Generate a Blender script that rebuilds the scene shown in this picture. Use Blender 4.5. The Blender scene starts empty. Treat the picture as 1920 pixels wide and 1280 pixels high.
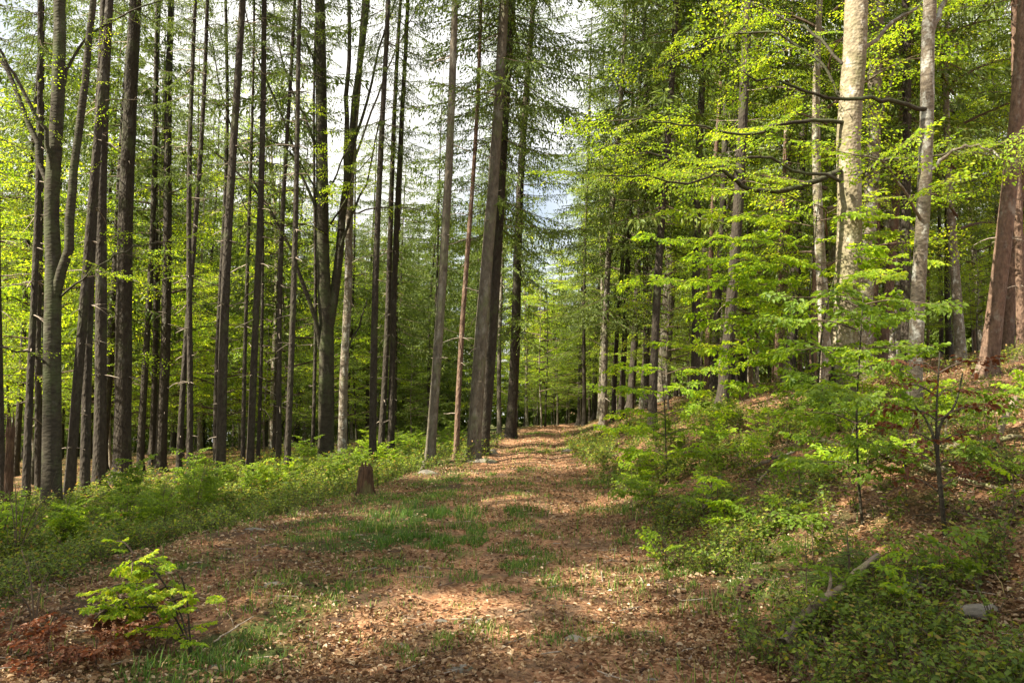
import bpy, math, random
import numpy as np
from mathutils import Vector, Matrix, Quaternion

# ------------------------------------------------------------------ camera, world, sun, exposure
scene = bpy.context.scene
col = scene.collection
F, PITCH, CAMZ = 1507.0, math.atan2(101.0, 1507.0), 1.6
cam_d = bpy.data.cameras.new('camera')
cam_d.sensor_width = 36.0
cam_d.lens = 36.0 * F / 1920.0
cam_d.clip_start, cam_d.clip_end = 0.05, 3000
cam = bpy.data.objects.new('camera', cam_d)
cam.location = (0, 0, CAMZ)
cam.rotation_euler = (math.pi / 2 + PITCH, 0, 0)
col.objects.link(cam)
scene.camera = cam

SUN_EL, SUN_AZ = math.radians(42), math.radians(-112)      # azimuth measured from +Y towards +X
sdir = Vector((math.sin(SUN_AZ) * math.cos(SUN_EL), math.cos(SUN_AZ) * math.cos(SUN_EL), math.sin(SUN_EL)))
world = bpy.data.worlds.new('World')
scene.world = world
world.use_nodes = True
wn = world.node_tree
bg = wn.nodes['Background']
sky = wn.nodes.new('ShaderNodeTexSky')
sky.sky_type = 'NISHITA'
sky.sun_disc = False
sky.sun_elevation = SUN_EL
sky.sun_rotation = SUN_AZ
sky.air_density, sky.dust_density, sky.ozone_density = 1.0, 3.0, 1.0
# thin bright cloud over most of the sky
wtc = wn.nodes.new('ShaderNodeTexCoord'); wno = wn.nodes.new('ShaderNodeTexNoise')
wno.inputs['Scale'].default_value = 2.2; wno.inputs['Detail'].default_value = 8
wn.links.new(wtc.outputs['Generated'], wno.inputs[0])
wra = wn.nodes.new('ShaderNodeValToRGB'); wra.color_ramp.elements[0].position = .30; wra.color_ramp.elements[1].position = .52
wn.links.new(wno.outputs[0], wra.inputs[0])
wmx = wn.nodes.new('ShaderNodeMix'); wmx.data_type = 'RGBA'
wn.links.new(wra.outputs[0], wmx.inputs[0]); wn.links.new(sky.outputs[0], wmx.inputs[6]); wmx.inputs[7].default_value = (7.4, 7.25, 6.9, 1)
wn.links.new(wmx.outputs[2], bg.inputs[0])
bg.inputs[1].default_value = 0.052
sun_d = bpy.data.lights.new('sun', 'SUN')
sun_d.energy = 5.0
sun_d.angle = math.radians(0.5)
sun_d.color = (1.0, 0.90, 0.72)
sun = bpy.data.objects.new('sun', sun_d)
sun.rotation_euler = sdir.to_track_quat('Z', 'Y').to_euler()
col.objects.link(sun)
scene.view_settings.view_transform = 'Standard'
scene.view_settings.look = 'None'
scene.view_settings.gamma = 1.0
scene.view_settings.exposure = 2.1
scene.cycles.max_bounces = 6
scene.cycles.diffuse_bounces = 3
scene.cycles.transmission_bounces = 4
scene.cycles.glossy_bounces = 2
scene.cycles.caustics_reflective = False
scene.cycles.caustics_refractive = False

R = np.random.default_rng(7)

# ------------------------------------------------------------------ terrain functions
def _hash(ix, iy, s):
    n = (ix.astype(np.int64) * 374761393 + iy.astype(np.int64) * 668265263 + s * 974634721) & 0x7fffffff
    n = ((n ^ (n >> 13)) * 1274126177) & 0x7fffffff
    return ((n ^ (n >> 16)) & 0xffff) / 65535.0

def vnoise(x, y, scale, seed=0):
    x = np.asarray(x, float) / scale; y = np.asarray(y, float) / scale
    ix, iy = np.floor(x), np.floor(y)
    fx, fy = x - ix, y - iy
    fx = fx * fx * (3 - 2 * fx); fy = fy * fy * (3 - 2 * fy)
    a, b = _hash(ix, iy, seed), _hash(ix + 1, iy, seed)
    c, d = _hash(ix, iy + 1, seed), _hash(ix + 1, iy + 1, seed)
    return (a * (1 - fx) + b * fx) * (1 - fy) + (c * (1 - fx) + d * fx) * fy

def sstep(a, b, x):
    t = np.clip((x - a) / (b - a), 0, 1)
    return t * t * (3 - 2 * t)

def xc(y):
    return np.interp(y, [-30, 0, 4.5, 11, 16, 22, 30, 37, 50, 70, 120], [-.3, 0, .05, .05, .18, .38, .9, 1.4, 2.6, 5, 12])

def ledge(y):
    return np.interp(y, [0, 8, 12, 18, 30], [-4.3, -3.9, -3.0, -1.9, -1.7])

def softramp(t, k=.5):
    return np.where(t > 8 * k, t, k * np.log1p(np.exp(np.clip(t, -20, 8 * k) / k)))

def gz(x, y):
    x = np.asarray(x, float); y = np.asarray(y, float)
    u = x - xc(y)
    z = .36 * (softramp(u - 1.55, .25) - softramp(u - 5.4, .5)) + .15 * softramp(u - 5.4, .5) - .07 * softramp(u - 40, 2)
    l = ledge(y) - u
    z = z - .22 * sstep(-.2, 1.3, l) - .06 * softramp(l, .3) - .14 * softramp(l - 60, 3)
    z = z - .028 * softramp(y - 38, 2)
    off = sstep(.9, 2.2, np.abs(u))
    z = z + (vnoise(x, y, 1.7, 1) - .5) * (.05 + .14 * off) + (vnoise(x, y, .5, 2) - .5) * (.025 + .06 * off)
    z = z + (vnoise(x, y, .17, 3) - .5) * .02
    z = z - .045 * np.exp(-((np.abs(u) - .72) / .22) ** 2) * sstep(8, 13, y) + .03 * np.exp(-(u / .3) ** 2) * sstep(6, 12, y)
    return z

def gz1(x, y):
    return float(gz(np.array([x]), np.array([y]))[0])

FW = np.array([0, math.cos(PITCH), math.sin(PITCH)]); UP = np.array([0, -math.sin(PITCH), math.cos(PITCH)])
def ray(px, py):
    return FW + np.array([1.0, 0, 0]) * (px - 960) / F + UP * (640 - py) / F
def at(px, py):                       # where the sight line first meets the ground
    r = ray(px, py)
    t = np.linspace(2, 140, 6000)
    h = CAMZ + r[2] * t - gz(r[0] * t, r[1] * t)
    k = np.argmax(h < 0) if (h < 0).any() else len(t) - 1
    X, Y = r[0] * t[k], r[1] * t[k]
    return np.array([X, Y, gz1(X, Y)])
def pt(px, py, Y):                    # the point of a sight line at a given distance
    r = ray(px, py)
    t = Y / r[1]
    return np.array([r[0] * t, Y, CAMZ + r[2] * t])

# ------------------------------------------------------------------ mesh building
class Geo:
    def __init__(s):
        s.V, s.Q, s.T, s.qm, s.tm, s.qr, s.tr, s.n = [], [], [], [], [], [], [], 0
    def add(s, V, Q=None, T=None, mat=0, rq=None, rt=None):
        V = np.asarray(V, np.float32).reshape(-1, 3)
        if Q is not None and len(Q):
            Q = np.asarray(Q, np.int64); s.Q.append(Q + s.n)
            s.qm.append(np.full(len(Q), mat) if np.isscalar(mat) else mat)
            s.qr.append(np.zeros(len(Q)) if rq is None else rq)
        if T is not None and len(T):
            T = np.asarray(T, np.int64); s.T.append(T + s.n)
            s.tm.append(np.full(len(T), mat)); s.tr.append(np.zeros(len(T)) if rt is None else rt)
        s.V.append(V); s.n += len(V)
    def pack(s):
        z = lambda l, w: np.concatenate(l) if l else np.zeros((0, w) if w > 1 else 0, np.int64)
        s.V = [np.concatenate(s.V)] if s.V else [np.zeros((0, 3), np.float32)]
        s.Q = [z(s.Q, 4)]; s.qm = [z(s.qm, 1)]; s.qr = [z(s.qr, 1)]
        s.T = [z(s.T, 3)]; s.tm = [z(s.tm, 1)]; s.tr = [z(s.tr, 1)]
        return s
    def put(s, g, M, t, matmap=None):                     # a transformed copy of a packed Geo
        V = g.V[0] @ np.asarray(M, np.float32).T + np.asarray(t, np.float32)
        q0 = g.Q[0]
        if len(q0):
            s.Q.append(q0 + s.n); s.qm.append(g.qm[0] if matmap is None else np.asarray(matmap)[g.qm[0].astype(int)]); s.qr.append(g.qr[0])
        if len(g.T[0]):
            s.T.append(g.T[0] + s.n); s.tm.append(g.tm[0]); s.tr.append(g.tr[0])
        s.V.append(V); s.n += len(V)
    def mesh(s, name, mats, smooth=False):
        s.pack()
        V, Q, T = s.V[0], s.Q[0], s.T[0]
        me = bpy.data.meshes.new(name)
        me.vertices.add(len(V)); me.vertices.foreach_set('co', V.astype(np.float32).ravel())
        nl = len(Q) * 4 + len(T) * 3
        me.loops.add(nl)
        me.loops.foreach_set('vertex_index', np.concatenate([Q.ravel(), T.ravel()]).astype(np.int32))
        me.polygons.add(len(Q) + len(T))
        me.polygons.foreach_set('loop_start', np.concatenate([np.arange(len(Q)) * 4, len(Q) * 4 + np.arange(len(T)) * 3]).astype(np.int32))
        me.polygons.foreach_set('material_index', np.concatenate([s.qm[0], s.tm[0]]).astype(np.int32))
        me.polygons.foreach_set('use_smooth', np.full(len(Q) + len(T), smooth))
        a = me.attributes.new('rnd', 'FLOAT', 'FACE')
        a.data.foreach_set('value', np.concatenate([s.qr[0], s.tr[0]]).astype(np.float32))
        for m in (mats if isinstance(mats, (list, tuple)) else [mats]):
            me.materials.append(m)
        me.update(calc_edges=True)
        return me
    def obj(s, name, mats, parent=None, smooth=False):
        return link(name, s.mesh(name, mats, smooth), parent)

def link(name, me, parent=None):
    o = bpy.data.objects.new(name, me)
    col.objects.link(o)
    if parent is not None: o.parent = parent
    return o

def tag(o, label=None, cat=None, group=None, kind=None):
    if label: o['label'] = label
    if cat: o['category'] = cat
    if group: o['group'] = group
    if kind: o['kind'] = kind
    return o
def empty(name, loc, rot=(0, 0, 0)):
    o = bpy.data.objects.new(name, None); col.objects.link(o)
    o.location = loc; o.rotation_euler = rot; o.empty_display_size = .2
    return o
def copy_tree(o, parent=None):
    c = o.copy(); col.objects.link(c); c.parent = parent
    for ch in o.children: copy_tree(ch, c)
    return c

def norm(v): return v / (np.linalg.norm(v, axis=-1, keepdims=True) + 1e-9)
def frame(d, up=(0, 0, 1)):
    d = norm(np.asarray(d, float)); y = np.cross(up, d)
    if np.linalg.norm(y) < 1e-3: y = np.cross((1, 0, 0), d)
    y = norm(y)
    return np.stack([d, y, np.cross(d, y)], 1)

def tube(g, pts, rad, sides=6, mat=0, rnd=None, cap=True):
    P = np.asarray(pts, float); n = len(P); rad = np.broadcast_to(np.asarray(rad, float), (n,))
    t = np.gradient(P, axis=0); t = norm(t)
    ref = np.array([0, 0, 1.0]) if abs(t[0, 2]) < .8 else np.array([1.0, 0, 0])
    a = norm(np.cross(t, ref)); b = np.cross(t, a)
    ang = np.arange(sides) * 2 * math.pi / sides
    V = P[:, None] + rad[:, None, None] * (a[:, None] * np.cos(ang)[None, :, None] + b[:, None] * np.sin(ang)[None, :, None])
    i = np.arange(n - 1)[:, None] * sides; j = np.arange(sides)[None]; k = (j + 1) % sides
    Q = np.stack([i + j, i + k, i + sides + k, i + sides + j], -1).reshape(-1, 4)
    T = None
    V = V.reshape(-1, 3)
    if cap:
        V = np.vstack([V, P[-1]]); e = (n - 1) * sides
        T = np.array([[e + q, e + (q + 1) % sides, n * sides] for q in range(sides)])
    r = 0.5 if rnd is None else rnd
    g.add(V, Q, T, mat, np.full(len(Q), r), None if T is None else np.full(len(T), r))

def smooth_path(pts, n):
    P = np.asarray(pts, float)
    t = np.linspace(0, 1, len(P)); s = np.linspace(0, 1, n)
    if len(P) < 3: return np.stack([np.interp(s, t, P[:, k]) for k in range(3)], 1)
    # catmull-rom
    Pe = np.vstack([2 * P[0] - P[1], P, 2 * P[-1] - P[-2]]); out = []
    for q in s:
        f = q * (len(P) - 1); i = min(int(f), len(P) - 2); u = f - i
        a, b, c, d = Pe[i:i + 4]
        out.append(.5 * (2 * b + (c - a) * u + (2 * a - 5 * b + 4 * c - d) * u * u + (3 * b - a - 3 * c + d) * u ** 3))
    return np.array(out)

def leaves(g, P, D, N, L, W, mat=1, rnd=None, fold=.18, detailed=True):
    n = len(P)
    if not n: return
    P = np.asarray(P, float); D = norm(np.asarray(D, float)); S = norm(np.cross(N, D)); N = np.cross(D, S)
    L = np.broadcast_to(np.asarray(L, float), (n,))[:, None]; W = np.broadcast_to(np.asarray(W, float), (n,))[:, None] * .5
    if rnd is None: rnd = R.random(n)
    if detailed:
        f = N * W * fold * 2
        V = np.stack([P, P + D * L * .3 + S * W * .9 + f, P + D * L * .68 + S * W * .8 + f - N * L * .04, P + D * L - N * L * .14,
                      P + D * L * .68 - S * W * .8 + f - N * L * .04, P + D * L * .3 - S * W * .9 + f], 1)
        o = np.arange(n)[:, None] * 6
        Q = np.concatenate([o + [0, 1, 2, 3], o + [0, 3, 4, 5]])
        g.add(V, Q, None, mat, np.concatenate([rnd, rnd]))
    else:
        V = np.stack([P, P + D * L * .45 + S * W, P + D * L - N * L * .1, P + D * L * .45 - S * W], 1)
        g.add(V, np.arange(n)[:, None] * 4 + [0, 1, 2, 3], None, mat, rnd)

# ------------------------------------------------------------------ materials
def nodes(name):
    m = bpy.data.materials.new(name); m.use_nodes = True
    nt = m.node_tree; nt.nodes.clear()
    return m, nt, nt.nodes.new('ShaderNodeOutputMaterial')
def N_(nt, t, **kw):
    n = nt.nodes.new(t)
    for k, v in kw.items():
        if k in ('ins',):
            for a, b in v.items(): n.inputs[a].default_value = b
        else: setattr(n, k, v)
    return n
def ramp(nt, stops, fac, interp='LINEAR'):
    r = nt.nodes.new('ShaderNodeValToRGB'); cr = r.color_ramp; cr.interpolation = interp
    while len(cr.elements) < len(stops): cr.elements.new(.5)
    for e, (p, c) in zip(cr.elements, stops): e.position = p; e.color = (*c, 1)
    nt.links.new(fac, r.inputs[0])
    return r.outputs[0]
def mixc(nt, fac, a, b, mode='MIX'):
    m = nt.nodes.new('ShaderNodeMix'); m.data_type = 'RGBA'; m.blend_type = mode
    for i, v in ((0, fac), (6, a), (7, b)):
        if hasattr(v, 'links'): nt.links.new(v, m.inputs[i])
        elif i == 0: m.inputs[0].default_value = v
        else: m.inputs[i].default_value = (*v, 1)
    return m.outputs[2]
def objcoord(nt, scale):
    tc = nt.nodes.new('ShaderNodeTexCoord'); mp = nt.nodes.new('ShaderNodeMapping')
    mp.inputs['Scale'].default_value = scale
    nt.links.new(tc.outputs['Object'], mp.inputs[0])
    return mp.outputs[0]

def leaf_mat(name, stops, trans, transmix=.5, rough=.55):
    m, nt, out = nodes(name)
    at_ = N_(nt, 'ShaderNodeAttribute', attribute_name='rnd')
    oi = nt.nodes.new('ShaderNodeObjectInfo')
    c = ramp(nt, stops, at_.outputs['Fac'])
    hs = nt.nodes.new('ShaderNodeHueSaturation')
    mr = N_(nt, 'ShaderNodeMapRange'); nt.links.new(oi.outputs['Random'], mr.inputs[0]); mr.inputs[3].default_value = .82; mr.inputs[4].default_value = 1.15
    nt.links.new(mr.outputs[0], hs.inputs['Value']); nt.links.new(c, hs.inputs['Color'])
    p = N_(nt, 'ShaderNodeBsdfPrincipled'); p.inputs['Roughness'].default_value = rough; p.inputs['Specular IOR Level'].default_value = .3
    nt.links.new(hs.outputs[0], p.inputs['Base Color'])
    t = nt.nodes.new('ShaderNodeBsdfTranslucent')
    tc = mixc(nt, 1.0, hs.outputs[0], trans, 'MULTIPLY')
    nt.links.new(tc, t.inputs['Color'])
    mx = nt.nodes.new('ShaderNodeMixShader'); mx.inputs[0].default_value = transmix
    nt.links.new(p.outputs[0], mx.inputs[1]); nt.links.new(t.outputs[0], mx.inputs[2]); nt.links.new(mx.outputs[0], out.inputs[0])
    return m

M = {}
M['beech_leaf'] = leaf_mat('beech_leaf', [(0, (.11, .22, .015)), (.45, (.20, .33, .022)), (.8, (.31, .40, .03)), (1, (.42, .42, .05))], (2.3, 1.95, .8), .56)
M['green_leaf'] = leaf_mat('green_leaf', [(0, (.075, .14, .016)), (.6, (.14, .23, .022)), (1, (.22, .30, .03))], (2.2, 1.9, .8), .52)
M['berry_leaf'] = leaf_mat('berry_leaf', [(0, (.05, .09, .015)), (.55, (.12, .18, .022)), (.9, (.22, .27, .03)), (1, (.26, .12, .05))], (1.7, 1.6, .8), .45)
M['needle'] = leaf_mat('needle', [(0, (.045, .075, .012)), (.6, (.095, .14, .02)), (.9, (.16, .20, .03)), (1, (.13, .11, .045))], (1.6, 1.6, .8), .35)
M['young_needle'] = leaf_mat('young_needle', [(0, (.07, .14, .03)), (.6, (.12, .2, .04)), (1, (.2, .26, .06))], (1.5, 1.5, .9), .35)
M['grass'] = leaf_mat('grass', [(0, (.04, .095, .018)), (.5, (.075, .15, .022)), (.85, (.15, .22, .035)), (1, (.34, .28, .12))], (1.6, 1.6, .9), .4)
M['litter'] = leaf_mat('litter', [(0, (.05, .025, .014)), (.28, (.14, .073, .036)), (.52, (.24, .148, .074)), (.78, (.38, .265, .15)), (1, (.54, .44, .30))], (1.0, .8, .6), .22, .5)
M['red_leaf'] = leaf_mat('red_leaf', [(0, (.07, .024, .013)), (.5, (.15, .058, .026)), (1, (.28, .13, .055))], (1.3, .8, .5), .35, .5)

def bark_mat(name, base, dark, patch, patch_amt, zst, scale, bump, moss=None, moss_amt=0., ring=0., pscale=3.2):
    m, nt, out = nodes(name)
    v = objcoord(nt, (1, 1, zst))
    n1 = N_(nt, 'ShaderNodeTexNoise', ins={'Scale': scale, 'Detail': 6, 'Roughness': .65}); nt.links.new(v, n1.inputs[0])
    vo = N_(nt, 'ShaderNodeTexVoronoi', ins={'Scale': scale * 1.6}); nt.links.new(v, vo.inputs[0])
    v2 = objcoord(nt, (1, 1, .55))
    n2 = N_(nt, 'ShaderNodeTexNoise', ins={'Scale': pscale, 'Detail': 8, 'Roughness': .68}); nt.links.new(v2, n2.inputs[0])
    c = ramp(nt, [(.3, dark), (.62, base)], n1.outputs[0])
    f = ramp(nt, [(.62 - .25 * patch_amt, (0, 0, 0)), (.72 - .2 * patch_amt, (1, 1, 1))], n2.outputs[0])
    c = mixc(nt, f, c, patch)
    if ring:
        v3 = objcoord(nt, (.5, .5, 9))
        n4 = N_(nt, 'ShaderNodeTexNoise', ins={'Scale': 1.6, 'Detail': 3}); nt.links.new(v3, n4.inputs[0])
        f4 = ramp(nt, [(.62, (0, 0, 0)), (.7, (ring, ring, ring))], n4.outputs[0])
        c = mixc(nt, f4, c, tuple(x * .45 for x in dark))
    if moss:
        n3 = N_(nt, 'ShaderNodeTexNoise', ins={'Scale': 1.7, 'Detail': 6, 'Roughness': .7}); nt.links.new(v2, n3.inputs[0])
        f3 = ramp(nt, [(.55 - .2 * moss_amt, (0, 0, 0)), (.7 - .15 * moss_amt, (.85, .85, .85))], n3.outputs[0])
        c = mixc(nt, f3, c, moss)
    p = N_(nt, 'ShaderNodeBsdfPrincipled'); p.inputs['Roughness'].default_value = .85; p.inputs['Specular IOR Level'].default_value = .2
    nt.links.new(c, p.inputs['Base Color'])
    mm = N_(nt, 'ShaderNodeMath', operation='ADD'); nt.links.new(n1.outputs[0], mm.inputs[0]); nt.links.new(vo.outputs['Distance'], mm.inputs[1])
    b = nt.nodes.new('ShaderNodeBump'); b.inputs['Strength'].default_value = bump; b.inputs['Distance'].default_value = .02
    nt.links.new(mm.outputs[0], b.inputs['Height']); nt.links.new(b.outputs[0], p.inputs['Normal'])
    nt.links.new(p.outputs[0], out.inputs[0])
    return m
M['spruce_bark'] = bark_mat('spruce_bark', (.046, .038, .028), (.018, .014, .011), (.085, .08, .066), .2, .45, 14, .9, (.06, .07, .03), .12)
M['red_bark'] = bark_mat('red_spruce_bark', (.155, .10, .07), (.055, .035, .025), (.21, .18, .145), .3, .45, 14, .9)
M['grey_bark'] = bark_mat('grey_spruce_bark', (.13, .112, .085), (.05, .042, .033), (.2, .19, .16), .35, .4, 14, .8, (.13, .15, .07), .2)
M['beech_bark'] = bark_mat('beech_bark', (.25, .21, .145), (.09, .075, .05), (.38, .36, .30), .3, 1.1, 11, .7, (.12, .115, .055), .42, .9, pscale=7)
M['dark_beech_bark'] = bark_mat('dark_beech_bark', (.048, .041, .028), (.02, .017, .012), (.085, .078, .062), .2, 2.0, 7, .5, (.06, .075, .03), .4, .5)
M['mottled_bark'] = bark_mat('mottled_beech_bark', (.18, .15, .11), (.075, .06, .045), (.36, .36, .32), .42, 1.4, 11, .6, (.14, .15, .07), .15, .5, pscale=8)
M['twig'] = bark_mat('twig_bark', (.11, .08, .055), (.05, .036, .026), (.15, .13, .1), .2, .3, 20, .3)
M['dead_twig'] = bark_mat('dead_twig', (.30, .25, .2), (.15, .12, .09), (.38, .35, .3), .3, .3, 20, .3)
M['log'] = bark_mat('fallen_branch_bark', (.21, .165, .12), (.09, .065, .048), (.24, .22, .18), .3, .3, 12, .6, (.15, .17, .06), .25)
M['rotten'] = bark_mat('rotten_wood', (.085, .048, .026), (.03, .017, .011), (.14, .09, .05), .3, .25, 18, 1.0, (.09, .11, .035), .2)
M['hollow'] = bark_mat('hollow_wood', (.028, .02, .014), (.012, .009, .007), (.05, .035, .022), .2, .3, 14, .8)

def stone_mat():
    m, nt, out = nodes('stone')
    v = objcoord(nt, (1, 1, 1))
    n1 = N_(nt, 'ShaderNodeTexNoise', ins={'Scale': 9., 'Detail': 8, 'Roughness': .7}); nt.links.new(v, n1.inputs[0])
    c = ramp(nt, [(.3, (.07, .062, .05)), (.55, (.15, .135, .11)), (.75, (.24, .225, .19))], n1.outputs[0])
    n2 = N_(nt, 'ShaderNodeTexNoise', ins={'Scale': 4., 'Detail': 4}); nt.links.new(v, n2.inputs[0])
    f = ramp(nt, [(.55, (0, 0, 0)), (.68, (.8, .8, .8))], n2.outputs[0])
    c = mixc(nt, f, c, (.12, .13, .05))
    p = N_(nt, 'ShaderNodeBsdfPrincipled'); p.inputs['Roughness'].default_value = .85
    nt.links.new(c, p.inputs['Base Color'])
    b = nt.nodes.new('ShaderNodeBump'); b.inputs['Strength'].default_value = .6; b.inputs['Distance'].default_value = .02
    nt.links.new(n1.outputs[0], b.inputs['Height']); nt.links.new(b.outputs[0], p.inputs['Normal'])
    nt.links.new(p.outputs[0], out.inputs[0])
    return m
M['stone'] = stone_mat()

def earth_mat(name, litter, greens, green_from, soil, soil_amt):
    m, nt, out = nodes(name)
    v = objcoord(nt, (1, 1, 1))
    nw = N_(nt, 'ShaderNodeTexNoise', ins={'Scale': 6., 'Detail': 3}); nt.links.new(v, nw.inputs[0])
    vv = N_(nt, 'ShaderNodeVectorMath', operation='MULTIPLY_ADD'); nt.links.new(nw.outputs['Color'], vv.inputs[0]); vv.inputs[1].default_value = (.12, .12, .12); nt.links.new(v, vv.inputs[2])
    vo = N_(nt, 'ShaderNodeTexVoronoi', ins={'Scale': 38.}); nt.links.new(vv.outputs[0], vo.inputs[0])
    sep = nt.nodes.new('ShaderNodeSeparateColor'); nt.links.new(vo.outputs['Color'], sep.inputs[0])
    c = ramp(nt, litter, sep.outputs[0])
    n1 = N_(nt, 'ShaderNodeTexNoise', ins={'Scale': 1.3, 'Detail': 8, 'Roughness': .7}); nt.links.new(v, n1.inputs[0])
    fs = ramp(nt, [(.5 - soil_amt, (0, 0, 0)), (.62 - soil_amt * .6, (1, 1, 1))], n1.outputs[0])
    c = mixc(nt, fs, c, soil)
    n3 = N_(nt, 'ShaderNodeTexNoise', ins={'Scale': 40., 'Detail': 5, 'Roughness': .7}); nt.links.new(v, n3.inputs[0])
    gcol = ramp(nt, greens, n3.outputs[0])
    ga = N_(nt, 'ShaderNodeAttribute', attribute_name='green')
    n2 = N_(nt, 'ShaderNodeTexNoise', ins={'Scale': 2.2, 'Detail': 8, 'Roughness': .72}); nt.links.new(v, n2.inputs[0])
    ad = N_(nt, 'ShaderNodeMath', operation='ADD'); nt.links.new(ga.outputs['Fac'], ad.inputs[0]); nt.links.new(n2.outputs[0], ad.inputs[1])
    fg = ramp(nt, [(green_from, (0, 0, 0)), (min(1, green_from + .2), (1, 1, 1))], ad.outputs[0])
    c = mixc(nt, fg, c, gcol)
    p = N_(nt, 'ShaderNodeBsdfPrincipled'); p.inputs['Roughness'].default_value = .9; p.inputs['Specular IOR Level'].default_value = .15
    nt.links.new(c, p.inputs['Base Color'])
    hh = N_(nt, 'ShaderNodeMath', operation='MULTIPLY_ADD'); nt.links.new(sep.outputs[1], hh.inputs[0]); hh.inputs[1].default_value = .6; nt.links.new(n3.outputs[0], hh.inputs[2])
    b = nt.nodes.new('ShaderNodeBump'); b.inputs['Strength'].default_value = .9; b.inputs['Distance'].default_value = .03
    nt.links.new(hh.outputs[0], b.inputs['Height']); nt.links.new(b.outputs[0], p.inputs['Normal'])
    nt.links.new(p.outputs[0], out.inputs[0])
    return m
LIT = [(0, (.09, .04, .022)), (.35, (.19, .085, .042)), (.65, (.30, .15, .075)), (1, (.42, .26, .15))]
M['earth'] = earth_mat('forest_floor', LIT, [(.3, (.025, .045, .010)), (.55, (.065, .09, .02)), (.8, (.13, .13, .04))], .72, (.085, .052, .032), .08)
M['path'] = earth_mat('path_earth', [(0, (.13, .06, .032)), (.4, (.26, .125, .062)), (1, (.46, .28, .16))], [(.3, (.04, .09, .02)), (.7, (.1, .15, .035))], .80, (.15, .095, .058), .02)

# ------------------------------------------------------------------ ground and path
def axis(breaks):
    out = [np.array([breaks[0][0]])]
    for (a, b, s) in breaks: out.append(np.linspace(a, b, max(2, int(round((b - a) / s)) + 1))[1:])
    return np.concatenate(out)
def grid_obj(name, X, Y, Z, green, mat):
    ny, nx = X.shape
    g = Geo()
    i = np.arange(ny - 1)[:, None] * nx + np.arange(nx - 1)[None]
    Q = np.stack([i, i + 1, i + nx + 1, i + nx], -1).reshape(-1, 4)
    g.add(np.stack([X, Y, Z], -1), Q)
    o = g.obj(name, mat, None, True)
    a = o.data.attributes.new('green', 'FLOAT', 'POINT'); a.data.foreach_set('value', green.astype(np.float32).ravel())
    return o

GRASS = []        # grass patches: world centre, radius, strength
for px, py, r, s in [(805, 965, .75, 1), (760, 1010, .8, .9), (700, 1000, .7, .6), (880, 1005, .7, .8), (978, 962, .36, 1), (950, 1060, .55, .75), (1005, 1105, .32, .8), (890, 1100, .5, .6),
                     (870, 1045, .6, .8), (640, 1105, .5, .55), (560, 1090, .5, .4), (470, 1212, .4, .7), (360, 1262, .4, .9), (800, 1195, .25, .7), (770, 1225, .25, .5), (1180, 1195, .3, .45), (1040, 1190, .25, .5), (920, 1190, .3, .5),
                     (930, 985, .5, .5), (960, 1010, .45, .55), (985, 1050, .4, .6), (900, 1060, .5, .5), (970, 905, .45, .5), (985, 925, .4, .5), (830, 930, .8, .5), (760, 940, .7, .45), (900, 895, .9, .5), (980, 880, .5, .5), (840, 905, .9, .55), (1005, 845, .7, .6), (1010, 812, .8, .6), (1130, 905, .7, .6), (1090, 840, .8, .6), (700, 930, .9, .4), (1220, 1080, .5, .6), (1340, 1060, .45, .8), (1380, 1090, .4, .7), (1290, 1075, .4, .6), (1170, 1010, .4, .5), (1150, 960, .5, .5), (860, 1150, .5, .4), (720, 1060, .4, .45), (560, 1010, .35, .4), (1300, 1110, .45, .6), (520, 1160, .4, .4), (330, 1060, .5, .4), (620, 980, .6, .4)]:
    GRASS.append((at(px, py), r, s))
def grass_w(x, y):
    w = np.zeros_like(x)
    for c, r, s in GRASS: w = np.maximum(w, s * np.exp(-((x - c[0]) ** 2 + ((y - c[1]) * .8) ** 2) / (r * r)))
    return w
def green_w(x, y):
    u = x - xc(y)
    g = .20 * sstep(-.6, -1.6, u) + .24 * sstep(1.2, 2.0, u) * (1 - .6 * sstep(5, 9, u)) + .38 * sstep(-.3, .8, ledge(y) - u) + .36 * grass_w(x, y) + .18 * sstep(14, 22, y) * np.exp(-((np.abs(u) - 1.5) / .5) ** 2)
    return g + .12 * sstep(36, 44, y) - .3 * sstep(2.5, 5, ledge(y) - u)
gx = axis([(-900, -120, 60), (-120, -30, 3), (-30, -9, .7), (-9, 9, .1), (9, 30, .6), (30, 120, 3), (120, 900, 60)])
gy = axis([(-300, -20, 30), (-20, 1.5, 1.5), (1.5, 16, .1), (16, 40, .3), (40, 120, 2), (120, 900, 60)])
X, Y = np.meshgrid(gx, gy)
u_ = np.abs(X - xc(Y))
ground = grid_obj('ground', X, Y, gz(X, Y) - .012 * (u_ < 1.0) * (Y > 2) * (Y < 60), green_w(X, Y), M['earth'])
tag(ground, 'forest floor of brown beech leaves, moss and low green plants', 'ground', kind='structure')
py_ = axis([(3, 16, .12), (16, 62, .3)])
us = np.linspace(-1, 1, 31)
PY, US = np.meshgrid(py_, us, indexing='ij')
edge = 1.15 + .35 * (vnoise(PY * 1.0, US * 0 + np.sign(US) * 50, .8, 11) - .5) + .25 * (vnoise(PY, US * 0 + np.sign(US) * 50, .25, 12) - .5)
PX = xc(PY) + US * edge
PZ = gz(PX, PY) + .006 * (1 - np.abs(US) ** 6) - .022 * (np.abs(US) > .99)
path = grid_obj('path', PX, PY, PZ, .42 * grass_w(PX, PY) + .16 * np.exp(-((PX - xc(PY)) / .28) ** 2) * sstep(9, 14, PY), M['path'])
tag(path, 'forest track strewn with brown beech leaves, grassy in the middle', 'path', kind='structure')

# ------------------------------------------------------------------ plant prototypes
def rot(v, axis_, a):
    return np.array(Quaternion(Vector(axis_), a) @ Vector(v))

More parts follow.
